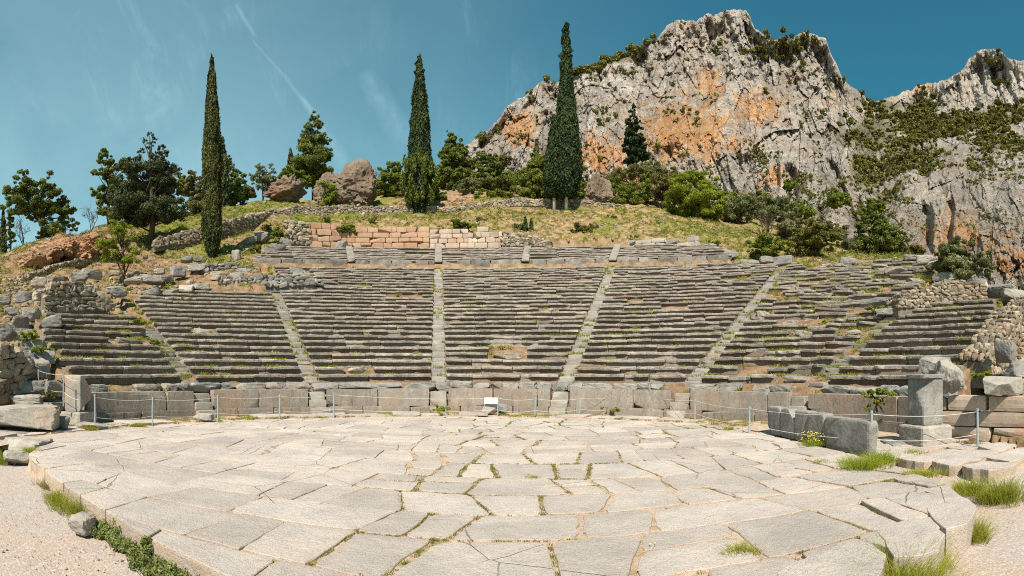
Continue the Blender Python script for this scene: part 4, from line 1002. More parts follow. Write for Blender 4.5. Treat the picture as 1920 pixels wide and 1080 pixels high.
# heights read from the photo: right pillar at 12.1 m, left at 14.6 m
o = pillar('stone_pillar', 'square grey pillar on a broad worn base, in front of the boulder on the right', 1735, 11.9, (0.66, 0.60, 1.16, 1), (0.98, 0.92, 0.50, -0.02), R(-6), 'grey')
m = Mesh(); p = pd(1735, 11.9); v, f = rock(rs, (p[0], p[1], 1.60), (0.72, 0.66, 0.10), R(-6), 14, 0.03, 6, 0, 0, 2, True); m.add(v, f, 1.0); m.build('top_moulding', M['grey'], o)
pillar('stone_pillar', 'broken-topped pillar with a white dressed face, at the left end of the front wall', 147, 16.4, (0.66, 0.66, 1.22, 3), (0.88, 1.0, 0.44, 0.0), R(14), 'pale')
# big single stones
block(1779, 740, 12.7, (0.88, 0.75, 0.86), 20, 'pale', 'big pale angular boulder balanced on the wall behind the right pillar', 'boulder', 'boulder', 5, 0.10, 18, 9, tilt=0.25, crag=0.12)
block(1878, 741, 12.4, (1.45, 0.7, 0.46), 10, 'pale', 'long squared block lying on the parodos wall at the right edge', k=14, amp=0.03)
block(1912, 707, 14.0, (0.9, 0.7, 0.45), 0, 'grey', 'dark block on the grass bank at the right edge, above the long squared block')
block(28, 806, 14.6, (2.5, 1.5, 0.72), 38, 'pale', 'huge flat-topped block at the left edge, beside the white-faced pillar', k=12, amp=0.05)
block(112, 802, 15.0, (0.75, 0.5, 0.34), 20, 'grey', 'low dark stone between the huge left block and the pillar')
block(50, 850, 12.2, (1.15, 0.95, 0.36), 30, 'pale', 'low worn block at the left corner of the orchestra paving', k=10)
block(30, 868, 10.9, (0.55, 0.5, 0.26), 70, 'pale', 'pale broken stone at the left corner, below the low worn block', k=5)
block(20, 824, 14.0, (1.1, 0.8, 0.25), 40, 'grey', 'dark flat stone half under the huge left block')
block(154, 1003, 6.15, (0.33, 0.27, 0.26), 30, 'pale', 'lone pale stone lying on the gravel at the lower left', 'stone', 'stone', 3.2, 0.14, 9, 5, tilt=0.2)
block(170, 804, 15.2, (1.0, 0.55, 0.2), 12, 'pale', 'thin slab at the foot of the left pillar, behind the leftmost fence post', k=12)
block(918, 771, 20.0, (0.62, 0.4, 0.38), 0, 'pale', 'small squarish pale block carrying the white sign', k=14, amp=0.02, z=0.06)
block(940, 771, 20.2, (0.55, 0.5, 0.42), 10, 'grey', 'rounded grey column fragment right of the sign block', k=3, z=0.04)
block(905, 781, 19.3, (0.40, 0.26, 0.10), 5, 'pale', 'small flat stone in front of the sign block', k=5, z=0.03)
block(381, 772, 17.4, (0.75, 0.35, 0.24), 10, 'pale', 'low footing block against the left part of the front wall', k=12, z=0.05)
block(604, 768, 20.2, (0.75, 0.35, 0.24), 4, 'pale', 'low footing block against the front wall, left of the middle stair', k=12, z=0.05)
block(1690, 848, 12.0, (1.3, 0.8, 0.3), 60, 'grey', 'flat dark slab in the shade between the longest upright slab and the pillar', k=8, z=-0.22)
# ruined terrace and other tumbled blocks on the slopes
TB = [(160, 548, 29, 1.2, .8, .7), (128, 545, 28.4, 1.0, .8, .6), (78, 552, 28, 1.0, .8, .55), (45, 556, 28.5, .9, .7, .6), (172, 512, 31, 1.3, .8, .55), (150, 518, 30.5, 1.2, .8, .6), (112, 526, 30, 1.1, .8, .6), (75, 528, 30, 1.1, .9, .6),
      (215, 540, 31, 1.1, .7, .5), (250, 522, 33, 1.2, .8, .5), (222, 546, 30, 1.0, .8, .6), (282, 522, 34.5, 1.6, .9, .6), (310, 520, 36, 1.2, .8, .5), (335, 510, 38, 1.3, .9, .8), (370, 500, 39.5, 1.5, .8, .5), (282, 545, 32.5, 1.3, .7, .5),
      (320, 546, 33.5, 1.1, .7, .45), (350, 548, 34, 1.0, .8, .5), (375, 546, 34.5, 1.3, .7, .5), (300, 505, 37, .8, .7, .4), (350, 484, 42, 1.0, .8, .5), (372, 482, 42, .8, .6, .5), (410, 530, 37, 1.2, .7, .6), (444, 534, 37.2, 1.1, .8, .7),
      (460, 520, 39.5, 1.6, .7, .5), (505, 527, 38, 1.5, .5, .45), (530, 520, 39, 1.7, .5, .6), (565, 520, 40, 1.4, .6, .6), (603, 518, 40.5, 1.5, .5, .45), (480, 545, 36, 1.3, .6, .4), (590, 545, 36.5, 1.3, .6, .4), (555, 505, 41, 1.2, .5, .5),
      (505, 473, 47, 1.5, 1.0, .8), (522, 470, 48, 1.3, 1.0, .8), (535, 463, 50, 1.3, .9, 1.0), (470, 452, 49, 1.2, 1.0, .8), (490, 448, 50, 1.4, 1.0, 1.1), (640, 466, 50, 1.3, .8, .9), (60, 590, 26, 1.0, .8, .7), (35, 605, 25, .9, .8, .7),
      (12, 625, 22, .9, .9, .9), (22, 580, 27, .8, .7, .5), (5, 560, 29, 1.0, .8, .5), (48, 622, 22, 1.0, .8, .5), (62, 648, 21, 1.1, .9, .6), (78, 668, 20, 1.0, .8, .6), (66, 694, 18.5, 1.0, .9, .8), (62, 722, 17.5, 1.0, .8, .55),
      (25, 700, 17.6, 1.2, .7, .5), (45, 742, 17, 1.3, .6, .4), (105, 745, 16.8, .7, .6, .5), (28, 676, 18, 1.2, .8, .6), (100, 600, 24, 1.0, .8, .6),
      (1752, 684, 15.0, .9, .7, .6), (1885, 682, 15.5, .65, .5, .75), (1760, 498, 33, 1.6, .9, .6),
      (1738, 486, 35.5, 1.5, .9, .6), (1712, 480, 36.5, 1.3, .8, .5), (1772, 516, 30.5, 1.5, .8, .5), (1778, 536, 27.5, 1.6, .9, .6), (1830, 532, 27, 1.2, .8, .6), (1875, 545, 25.5, 1.6, 1.0, .7), (1905, 560, 24, 1.5, 1.0, .7), (1850, 540, 26, 1.2, .8, .5),
      (1470, 490, 40, 1.6, .8, .7), (1442, 486, 41, 1.5, .7, .6), (1405, 492, 41.5, 1.6, .7, .6), (1370, 478, 45, 1.4, .7, .8), (1590, 490, 39.5, 1.4, .7, .6), (1680, 505, 33, 1.5, .8, .5), (1640, 562, 25.5, 1.4, .7, .35), (1660, 577, 24, 1.2, .7, .35)]
def where(x, y):
    if x < 145 and (y > 595 or x < 40): return 'on the ruined left edge'
    if x < 260: return 'round the creamy rubble wall'
    if x < 700: return 'on the ruined left terrace'
    if x < 1500: return 'behind the right benches'
    if y > 575: return 'ending the far right wedge'
    return 'on the right ridge'
ORD = 'leftmost second third fourth fifth sixth seventh eighth ninth tenth eleventh twelfth thirteenth fourteenth fifteenth sixteenth seventeenth eighteenth nineteenth twentieth twenty-first twenty-second twenty-third twenty-fourth twenty-fifth twenty-sixth twenty-seventh twenty-eighth twenty-ninth thirtieth'.split()
cnt = {}
for i, (x, y, d, a, b, c) in enumerate(sorted(TB)):
    p = py(x, y, d); w_ = where(x, y); q = cnt.get(w_, 0); cnt[w_] = q + 1
    if not (x > 1755 and y > 580) and not (85 < x < 145 and y > 640): p[2] = min(p[2] + 0.2, max(p[2] - 0.4, GZ(p) - 0.06))
    v, f = rock(rs, p, (a, b, c), rs.uniform(-0.4, 0.4) - (x - 960) / F, rs.choice([6, 9, 14]), 0.09, 10, 5, 0.09, 2.2, True); m = Mesh(); m.add(v, f, rs.uniform(0.82, 1.15)); gr = rs.uniform() < 0.7
    shape = 'long' if a / c > 2.6 else ('chunky' if c > 0.65 else 'squat')
    tag(m.build('fallen_block', M['grey' if gr else 'pale']), shape + (' grey' if gr else ' pale') + ' block, ' + ORD[q] + (' from the left' if q else '') + ' of those ' + w_, 'stone block', 'fallen blocks ' + w_)
# small upright stone with a notch, two rocky knolls
block(443, 494, 43.5, (0.75, 0.5, 1.15), 10, 'pale', 'small upright white stone standing alone below the cypress shadow', 'upright_stone', 'standing stone', 8, 0.05)
block(666, 402, 65.5, (8.4, 5.8, 6.6), 5, 'boulder', 'large brown pointed rock outcrop behind the low terrace wall', 'rock_outcrop', 'rock', 3, 0.20, 44, 12, tilt=0.05, crag=0.14, taper=0.34)
block(622, 398, 66, (5.6, 4.4, 4.8), 0, 'boulder', 'lower rounded shoulder of rock against the left of the pointed outcrop', 'rock_outcrop', 'rock', 3, 0.16, 36, 8, crag=0.16, taper=0.3)
block(535, 388, 67, (5.6, 4.4, 3.7), 0, 'boulder', 'low rounded grey-brown rock left of the pointed outcrop', 'rock_outcrop', 'rock', 3, 0.18, 30, 6, crag=0.45, taper=0.3)
block(1122, 390, 67, (4.2, 3.4, 4.2), 30, 'boulder', 'pinkish rock outcrop right of the tallest cypress', 'rock_outcrop', 'rock', 4, 0.24, 32, 9, tilt=0.1, crag=0.22, taper=0.4)
for i, (x, y) in enumerate([(60, 505), (115, 478), (170, 470), (150, 492), (85, 490)]):
    block(x, y + 8, 46 if i else 44, (4.5, 2.2, 1.6), 0, 'bank', ['eroded reddish rock bank, lowest and leftmost on the far left slope', 'eroded reddish rock bank, topmost middle one on the far left slope', 'eroded reddish rock bank nearest the small airy tree', 'eroded reddish rock bank just above the thin low wall', 'eroded reddish rock bank, second from the left on the far left slope'][i], 'rock_bank', 'rock', 3, 0.2, 24, 7, group='eroded banks on the far left', tilt=0.15, crag=0.34)
# rough paved patch right of the orchestra
rs = np.random.RandomState(91); pv = Mesh()
for yy in np.arange(4.75, 8.4, 0.75):
    x = 7.0
    while x < 14:
        L = rs.uniform(0.8, 1.8); q = [(x + rs.uniform(-.1, .1), yy), (x + L, yy + rs.uniform(-.1, .1)), (x + L + rs.uniform(-.2, .2), yy + .75), (x, yy + .75 + rs.uniform(-.1, .1))]
        sft = (x - 7.2) * 0.16; q = [(a, b + sft) for a, b in q]
        if not (yy < 5.2 and x > 9): slab_mesh(pv, q, 0.035 + rs.uniform(-0.03, 0.03) - 0.006 * (x - 7), 0.4, 0.05, rs.uniform(0.9, 1.08), rs, 0.09, 0.015, 0.30)
        x += L
tag(pv.build('rough_slabs', M['paving']), kind='structure')
for px_, lb in [([(1452, 1062), (1500, 1170), (1640, 1120), (1668, 1040), (1602, 1003)], 'long pale kerb block at the bottom right, beside the largest grass tuft'), ([(1642, 985), (1668, 1048), (1752, 1038), (1775, 1000), (1732, 966)], 'middle thick kerb block, behind the largest bottom grass tuft'),
                ([(1722, 948), (1772, 992), (1812, 985), (1838, 945), (1792, 924)], 'smooth rounded kerb block at the right corner of the paving')]:
    m = Mesh(); q = [tuple(pz(a, b, 0.05)[:2]) for a, b in px_]; slab_mesh(m, q, 0.05, 0.42, 0.03, rs.uniform(.98, 1.08), rs, 0.05, 0.012, 0.22, 0.5)
    tag(m.build('kerb_block', M['paving']), lb, 'stone block', 'thick kerb blocks on the right edge of the paving')
# ---------------------------------------------------------------- rope fence and sign
posts = [(178, 740, 803), (286, 745, 797), (408, 741, 791), (524, 740, 785), (626, 737, 782), (933, 744, 780), (1003, 745, 781), (1087, 745, 779), (1200, 738, 775), (1303, 748, 788), (1405, 763, 811), (1634, 771, 849), (1833, 767, 837)]
o = thing('rope_fence', pz(933, 780), 'rope barrier on thin grey-blue posts round the back of the orchestra', 'rope fence')
tops = []
for (x, yt, yb) in posts:
    p = pz(x, yb, 0.02); d = math.hypot(p[0], p[1]); h = py(x, yt, d)[2]; lean = rs.normal(size=2) * 0.02 + ((-0.05, 0.02) if x == 286 else (0, 0))
    m = Mesh(); v, f = tube([(p[0], p[1], -0.15), (p[0] + lean[0] * .5, p[1], h * .5), (p[0] + lean[0], p[1] + lean[1], h)], [0.027, 0.027, 0.026], 10); m.add(v, f)
    v, f = tube([(p[0] + lean[0], p[1] + lean[1], h - 0.05), (p[0] + lean[0], p[1] + lean[1], h + 0.012)], 0.033, 10); m.add(v, f); m.build('post', M['steel'], o, smooth=False)
    tops.append(np.array([p[0] + lean[0], p[1] + lean[1], h]))
def rope(par, ends, frac, sag, r=0.0065, name='rope'):
    m = Mesh(); P = []
    for a, b in zip(ends[:-1], ends[1:]):
        for t in np.linspace(0, 1, 10)[:-1]: q = a + (b - a) * t; P.append((q[0], q[1], q[2] * frac - sag * 4 * t * (1 - t)))
    P.append((ends[-1][0], ends[-1][1], ends[-1][2] * frac)); v, f = tube(P, r, 6); m.add(v, f); m.build(name, M['rope'], par)
rope(o, tops, 0.93, 0.07); rope(o, tops, 0.34, 0.08)
o = thing('rope_fence', pd(95, 17.0, 1.0), 'short two-post rope barrier on the bank behind the left pillar', 'rope fence'); tp2 = []
for (x, d, yt, yb) in [(72, 17.4, 692, 728), (119, 15.8, 699, 750), (147, 15.2, 712, 760)]:
    a, b = py(x, yt, d), py(x, yb, d); tp2.append(a)
    if x < 140: m = Mesh(); v, f = tube([b - (0, 0, .2), a], 0.024, 10); m.add(v, f); m.build('post', M['steel'], o)
rope(o, tp2, 0.97, 0.05); rope(o, [q - (0, 0, 0.62) for q in tp2], 1.0, 0.05)
o = thing('sign', pd(921, 19.6, 0.44), 'white information board standing on the small pale block', 'sign')
a = (921 - 960) / F; Rz = rotz(-a) @ rotx(R(-14)); c = pd(921, 19.75, 0.60)
def brd(sx, sz, sy, off): v, f = box(0, 0, 0, sx, sy, sz); return (v - (0, 0, sz / 2) + off) @ Rz.T + c, f
m = Mesh(); m.add(*brd(0.54, 0.25, 0.012, np.zeros(3))); m.build('board', M['sign'], o)
m = Mesh()
for k, (L, z) in enumerate([(0.30, .075), (0.44, .035), (0.42, .010), (0.44, -.015), (0.40, -.040), (0.28, -.070)]): m.add(*brd(L, 0.007, 0.004, np.array([-(0.44 - L) / 2, -0.008, z])))
m.build('print', M['ink'], o)

# ================================================================ trees
def fix(p): return np.array(p, float)
def cypress(x, yb, yt, d, wpx, label, mt='cypress', prof=None, n=9000, leaf=0.17, seed=1, trunk=0.0, name='cypress', tmt='bark', cat='tree', drop=0.0, group=None, solid=0.74):
    rs = np.random.RandomState(seed); b = py(x, yb, d); t = py(x, yt, d); h = t[2] - b[2]; w_ = wpx / F * d / 2; b[2] = b[2]
    o = thing(name, b, label, cat, group); prof = prof or [(0, .55), (.06, .82), (.25, 1), (.5, .93), (.7, .72), (.85, .42), (.95, .2), (1, .03)]
    tt, pr = zip(*prof); z0 = h * trunk
    m = Mesh(); v, f = tube([b - (0, 0, .6), b + (0, 0, h * .3), b + (0, 0, h * .9)], [0.24 if h > 8 else .08, .16 if h > 8 else .05, .03], 8); m.add(v, f); m.build('trunk', M[tmt], o, smooth=True)
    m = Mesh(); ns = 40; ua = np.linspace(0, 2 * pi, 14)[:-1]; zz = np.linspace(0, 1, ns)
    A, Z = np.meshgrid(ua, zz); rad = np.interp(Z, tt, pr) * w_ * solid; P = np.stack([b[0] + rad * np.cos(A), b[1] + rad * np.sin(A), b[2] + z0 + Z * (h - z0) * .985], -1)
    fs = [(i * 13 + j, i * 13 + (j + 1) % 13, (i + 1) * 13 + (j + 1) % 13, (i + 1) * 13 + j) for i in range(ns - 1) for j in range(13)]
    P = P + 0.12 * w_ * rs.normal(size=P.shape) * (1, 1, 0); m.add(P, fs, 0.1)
    u = rs.uniform(0, 1, n * 2); keep = rs.uniform(0, 1, n * 2) < np.interp(u, tt, pr) + 0.12; u = u[keep][:n]; n = len(u); A = rs.uniform(0, 2 * pi, n)
    q = np.column_stack([np.cos(A) * 2.6, np.sin(A) * 2.6, u * h * 0.75]) + seed
    lump = fbm(q, 3, 5); r = np.interp(u, tt, pr) * w_ * (0.80 + 0.55 * (lump - 0.30)) * rs.uniform(0.82, 1.04, n) + w_ * 0.10 * rs.uniform(0, 1, n) ** 6
    p = np.stack([b[0] + r * np.cos(A), b[1] + r * np.sin(A), b[2] + z0 + u * (h - z0)], -1)
    nm = np.stack([np.cos(A), np.sin(A), 0.35 + 0 * A], -1) + rs.normal(size=(n, 3)) * 0.55; nm /= np.linalg.norm(nm, axis=1, keepdims=True)
    a = np.cross(nm, (0, 0, 1.0)) + rs.normal(size=(n, 3)) * 0.35; a /= np.linalg.norm(a, axis=1, keepdims=True); c = np.cross(nm, a); s = leaf * rs.uniform(0.4, 1.7, n)[:, None]
    v = np.stack([p - c * s, p + a * s * .38, p + c * s, p - a * s * .5], 1).reshape(-1, 3)
    m.add(v, np.arange(n * 4).reshape(n, 4), np.repeat(np.clip(rs.beta(2, 3, n) + (lump - 0.45) * 1.4, 0, 1), 4)); m.build('crown', M[mt], o); return o
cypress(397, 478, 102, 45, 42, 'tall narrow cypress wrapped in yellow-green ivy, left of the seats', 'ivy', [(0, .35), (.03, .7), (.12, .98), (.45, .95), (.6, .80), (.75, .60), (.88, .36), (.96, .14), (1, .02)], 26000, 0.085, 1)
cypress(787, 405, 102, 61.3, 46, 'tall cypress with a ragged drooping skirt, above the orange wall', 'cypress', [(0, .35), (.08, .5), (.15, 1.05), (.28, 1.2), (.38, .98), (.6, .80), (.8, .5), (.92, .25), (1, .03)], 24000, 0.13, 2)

rs = np.random.RandomState(222); sb = py(787, 404, 61.3); c2 = []; r2 = []
for k in range(70):
    a = rs.uniform(0, 2 * pi); yy = rs.uniform(305, 382); rr_ = (27 + 5 * sin((yy - 300) / 85 * pi)) / F * 61.3 * rs.uniform(.75, 1.12) * (1 if yy < 350 else .8); q = py(787, yy, 61.3); c2.append(q + (rr_ * cos(a), rr_ * sin(a), 0)); r2.append(np.array([.28, .28, .85]) * rs.uniform(.7, 1.4))
m = Mesh(); v, f, t = leaves(rs, np.array(c2), np.array(r2), 9000, .15, .1, 0, 2.6, 2.5); m.add(v, f, t)
ds = [o for o in EMPTIES if o.get('label', '').startswith('tall cypress with a ragged')][0]
m.build('drooping_boughs', M['pine'], ds)
cypress(1062, 402, 42, 60.5, 62, 'tallest cypress, very thin tip, on the right one of two pale trunks', 'cypress', [(0, .35), (.04, .7), (.10, .95), (.3, .92), (.45, .70), (.6, .48), (.75, .33), (.9, .19), (1, .02)], 28000, 0.13, 3, 0.085, tmt='palebark')
cypress(1039, 402, 215, 61.0, 46, 'shorter cypress crown on the left one of two pale trunks, touching the tallest', 'cypress', [(0, .3), (.07, .75), (.2, 1), (.45, .85), (.7, .5), (.9, .25), (1, .05)], 15000, 0.13, 4, 0.16, tmt='palebark')
cypress(417, 395, 258, 66, 24, 'thin dark cypress tip showing just right of the ivy-covered cypress', 'cedar', None, 3500, 0.24, 5)
cypress(545, 352, 280, 84, 15, 'small thin cypress tip left of the bushy pine on the skyline', 'cedar', None, 1500, 0.28, 6)
cypress(1006, 340, 262, 80, 18, 'small dark conifer tip left of the tallest cypress', 'cedar', [(0, .9), (.4, .8), (.8, .4), (1, .05)], 1500, 0.28, 7)
cypress(985, 440, 407, 54, 11, 'tiny dark conifer on the slope, left one of a pair', 'cypress', [(0, .9), (.5, .8), (1, .2)], 700, 0.13, 9, name='young_conifer'); cypress(996, 438, 410, 54, 10, 'tiny dark conifer on the slope, right one of a pair', 'cypress', [(0, .9), (.5, .8), (1, .2)], 600, 0.13, 10, name='young_conifer')
cypress(6, 476, 395, 62, 14, 'thin dark conifer at the very left edge', 'cedar', [(0, .9), (.5, .8), (1, .1)], 1200, 0.25, 12)

def tree(x, yb, d, lumps, label, mt, n, leaf, seed, name='tree', cat='tree', r0=0.2, tmt='bark', limbs=True, shell=0.45, up=0.25, group=None, asp=1.8, stems=1, drop=0.0, core=0.0, snap=True):
    """lumps: (x, y, rx, ry) in photo pixels at the tree's own distance; limbs run from the trunk to every lump"""
    rs = np.random.RandomState(seed); b = py(x, yb, d); g_ = GZ(b)
    if snap and abs(g_ - b[2]) < 3: b[2] = g_ - 0.1
    o = thing(name, b, label, cat, group); cen, rad = [], []; k_ = d / F
    for (lx, ly, rx, ry) in lumps:
        dd = d + rs.uniform(-0.5, 0.5) * rx * k_; cen.append(py(lx, ly, dd)); rad.append((rx * k_, rx * k_, ry * k_))
    cen, rad = np.array(cen), np.array(rad)
    # break every lump into tufts
    c2, r2 = [], []
    for c, r in zip(cen, rad):
        for q in range(max(8, int(42 * (r.mean() / 2) ** 1.1))):
            dv_ = rs.normal(size=3); dv_ /= np.linalg.norm(dv_); c2.append(c + dv_ * r * rs.uniform(0.1, 1.15) ** 0.55); r2.append(r.mean() * rs.uniform(0.10, 0.42) * np.array([1.1, 1.1, .7]))
    m = Mesh(); mid = cen.mean(0)
    for s_ in range(stems):
        bb = b + (rs.normal(size=3) * 0.15 * (stems > 1)) * (1, 1, 0); topc = mid if stems == 1 else cen[s_ % len(cen)]
        zt = max(cen[:, 2].max() - rad[:, 2].mean() * .4, b[2] + 0.5) if stems == 1 else topc[2]
        pts_ = [bb - (0, 0, .3), bb * .7 + np.array([topc[0], topc[1], zt]) * .3 + rs.normal(size=3) * .1, bb * .3 + np.array([topc[0], topc[1], zt]) * .7 + rs.normal(size=3) * .1, np.array([topc[0], topc[1], zt])]
        v, f = tube(pts_, np.array([1, .75, .45, .15]) * r0, 8); m.add(v, f)
    if limbs:
        for i in range(len(c2)):
            if rs.uniform() < min(1, 40 / len(c2)):
                c = c2[i]; t = np.clip((c[2] - b[2]) / max(zt - b[2], .1) * .7, .12, .9); s = np.array([b[0] * (1 - t) + mid[0] * t, b[1] * (1 - t) + mid[1] * t, b[2] + (zt - b[2]) * t])
                v, f = tube([s, (s + c) / 2 + rs.normal(size=3) * .12 * np.linalg.norm(c - s) * .5, c], np.array([.34, .2, .06]) * r0, 5); m.add(v, f)
    m.build('trunk', M[tmt], o, smooth=True)
    m = Mesh(); v, f, t = leaves(rs, np.array(c2), np.array(r2), int(n * 3.2), leaf * 0.50, 0.1, up, asp, drop); m.add(v, f, t)
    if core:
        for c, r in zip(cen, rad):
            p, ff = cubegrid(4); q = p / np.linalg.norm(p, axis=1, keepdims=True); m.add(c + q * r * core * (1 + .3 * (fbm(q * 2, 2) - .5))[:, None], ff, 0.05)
    m.build('crown', M[mt], o); return o
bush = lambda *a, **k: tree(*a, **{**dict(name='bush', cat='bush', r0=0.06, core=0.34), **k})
# far left pine
tree(1189, 330, 74, [(1189, 200, 4, 8), (1187, 214, 8, 7), (1194, 224, 7, 6), (1184, 232, 10, 8), (1196, 240, 9, 7), (1181, 250, 12, 8), (1198, 258, 13, 7), (1186, 268, 18, 8), (1204, 276, 11, 6), (1180, 284, 17, 8), (1196, 290, 18, 8), (1186, 302, 16, 8), (1205, 298, 8, 5), (1188, 314, 12, 8)],
     'dark shaggy cypress in front of the orange cliff', 'cypress', 9000, 0.34, 8, 'cypress', drop=.6, core=.45)
tree(80, 458, 59, [(42, 335, 14, 16), (28, 360, 20, 16), (52, 358, 22, 18), (30, 385, 24, 18), (60, 385, 22, 20), (88, 340, 16, 16), (98, 365, 22, 18), (115, 390, 24, 20), (125, 412, 14, 14), (85, 395, 24, 18), (100, 425, 26, 16), (60, 408, 16, 12), (78, 448, 12, 12), (140, 425, 12, 10)],
     'umbrella-like pine with separate clumps at the far left, against the sky', 'pine', 15000, 0.26, 21, 'pine_tree', r0=.32)
tree(20, 470, 60, [(18, 412, 10, 14), (20, 445, 10, 16), (12, 462, 8, 10)], 'small broken pine between the far left pine and the left edge', 'pine', 2600, 0.24, 22, 'pine_tree', r0=.1)
# big dark conifer with tiered drooping boughs, pine behind
tree(283, 448, 50, [(283, 252, 6, 10), (268, 262, 6, 5), (290, 262, 7, 5), (278, 272, 12, 7), (262, 285, 11, 5), (304, 276, 12, 5), (300, 292, 20, 6), (276, 300, 20, 12), (322, 312, 24, 7), (250, 296, 12, 6), (240, 312, 22, 12), (280, 325, 40, 18), (245, 345, 32, 18), (310, 340, 32, 14), (325, 322, 16, 5), (270, 365, 48, 18), (325, 368, 22, 12), (235, 380, 40, 16), (295, 390, 42, 16), (255, 400, 48, 14), (335, 395, 18, 10), (215, 365, 16, 14), (320, 408, 30, 8), (250, 415, 26, 8)],
     'big dark spreading conifer with drooping boughs, left of the ivy-covered cypress', 'cedar', 26000, 0.22, 23, 'conifer', r0=.34, drop=0.8, shell=.3)
tree(205, 425, 60, [(190, 295, 14, 12), (205, 305, 16, 10), (222, 312, 12, 10), (190, 322, 16, 9), (205, 330, 14, 10), (235, 310, 14, 10), (183, 360, 12, 12), (200, 372, 18, 14), (215, 395, 22, 16), (195, 395, 14, 14), (205, 350, 16, 12)],
     'lighter green pine showing behind the left of the big dark conifer', 'pine', 9000, 0.28, 24, 'pine_tree', r0=.25)
tree(440, 392, 70, [(428, 300, 8, 12), (436, 320, 13, 14), (446, 335, 14, 16), (440, 355, 22, 16), (455, 365, 16, 16), (430, 375, 18, 12)], 'pine showing right of the ivy-covered cypress', 'pine', 6500, 0.3, 25, 'pine_tree')
tree(588, 352, 78, [(590, 222, 8, 12), (578, 240, 12, 12), (597, 238, 10, 14), (588, 262, 20, 16), (572, 272, 13, 12), (605, 262, 14, 12), (590, 288, 30, 14), (568, 298, 16, 12), (612, 292, 14, 12), (586, 312, 34, 14), (565, 325, 18, 12), (600, 330, 26, 14), (582, 340, 22, 10)],
     'bushy mid-green pine on the skyline, left of the pointed rock', 'pine', 17000, 0.32, 26, 'pine_tree', r0=.35, core=.35)
tree(852, 350, 74, [(843, 252, 8, 10), (850, 270, 15, 14), (838, 285, 16, 12), (866, 280, 14, 12), (852, 300, 26, 16), (872, 310, 18, 14), (832, 320, 18, 16), (860, 335, 28, 16)], 'dark pine right of the skirted cypress', 'pine', 11000, 0.32, 27, 'pine_tree', core=.4)
tree(920, 362, 72, [(905, 300, 16, 14), (925, 305, 18, 12), (935, 325, 18, 14), (905, 330, 20, 16), (890, 300, 10, 12), (945, 345, 20, 18), (915, 350, 24, 16)], 'dense dark pine in the middle of the wooded skyline', 'pine', 10000, 0.3, 28, 'pine_tree', core=.34)
tree(1640, 470, 56, [(1625, 400, 14, 12), (1645, 405, 14, 12), (1615, 425, 16, 16), (1640, 430, 26, 22), (1665, 440, 22, 20), (1690, 448, 14, 14), (1640, 458, 36, 16), (1620, 395, 8, 6), (1680, 465, 22, 12)], 'broad two-tone pine on the right, in front of the pale gully', 'pine', 13000, 0.26, 29, 'pine_tree', core=.34, r0=.25)
# broad-leaved trees and bushes
tree(232, 522, 37, [(203, 450, 22, 20), (232, 440, 26, 22), (252, 458, 20, 20), (212, 478, 26, 14), (242, 482, 22, 14), (222, 426, 20, 12)], 'small airy yellow-green tree with a leaning trunk above the left rubble wall', 'bright', 5200, 0.12, 31, 'young_tree', r0=.09, stems=3, tmt='bark')
tree(495, 372, 70, [(490, 318, 14, 12), (508, 322, 12, 12), (480, 335, 14, 12), (500, 345, 20, 16), (512, 345, 12, 12)], 'thin grey-green deciduous tree left of the rounded rock', 'greybush', 3200, 0.2, 32, r0=.12, stems=2)
tree(368, 400, 62, [(362, 335, 14, 12), (350, 350, 14, 14), (370, 358, 20, 18), (358, 385, 22, 18), (345, 405, 14, 10)], 'olive-brown tree between the dark conifer and the ivy-covered cypress', 'olive', 5500, 0.22, 33, core=.4)
bush(560, 352, 76, [(540, 325, 12, 12), (556, 330, 16, 16), (575, 338, 12, 12), (530, 335, 10, 10)], 'dark green bush at the foot of the bushy skyline pine', 'bush', 3000, 0.24, 34)
bush(618, 390, 63.8, [(605, 350, 14, 10), (622, 362, 14, 12), (612, 375, 16, 10), (635, 372, 8, 8)], 'yellow-green feathery bush in front of the pointed rock', 'bright', 3600, 0.14, 35, core=0, stems=4)
bush(633, 392, 63.4, [(628, 388, 16, 5), (645, 388, 10, 4)], 'low dark shrub at the foot of the pointed rock', 'bush', 900, 0.16, 36)
bush(737, 372, 70, [(725, 320, 14, 12), (745, 318, 14, 14), (735, 340, 24, 20), (755, 345, 14, 20), (730, 362, 20, 12)], 'olive-green bushy tree right of the pointed rock', 'bush', 7500, 0.24, 37)
bush(762, 380, 68, [(755, 355, 14, 22), (765, 370, 14, 10), (748, 375, 10, 10)], 'lighter bush at the left of the skirted cypress', 'olive', 2600, 0.2, 38)
bush(822, 385, 66, [(815, 360, 14, 16), (830, 370, 14, 14), (808, 372, 10, 12)], 'dark bush at the right foot of the skirted cypress', 'bush', 3800, 0.2, 39)
bush(812, 350, 72, [(815, 330, 12, 22)], 'yellowish bush between the skirted cypress and the dark pine', 'bright', 1600, 0.22, 40)
bush(880, 365, 68, [(862, 350, 14, 12), (880, 350, 16, 14), (895, 345, 12, 12)], 'greyish bush under the dark pine right of the skirted cypress', 'greybush', 3000, 0.2, 41)
bush(898, 376, 64.6, [(895, 368, 11, 9), (902, 362, 8, 8)], 'small round bright green bush behind the terrace wall', 'bright', 1700, 0.14, 42)
bush(950, 375, 66, [(930, 368, 22, 8), (955, 365, 18, 12), (985, 360, 16, 16)], 'low dark hedge-like bush behind the terrace wall', 'bush', 4200, 0.2, 43)
bush(1012, 372, 67, [(1000, 310, 16, 18), (1020, 320, 20, 26), (990, 335, 18, 22), (1010, 350, 26, 22), (1085, 320, 14, 24), (1090, 350, 16, 22), (1035, 368, 24, 10)], 'broad leafy tree of bright and dark green behind the tallest cypress', 'bush', 15000, 0.24, 44, core=.34)
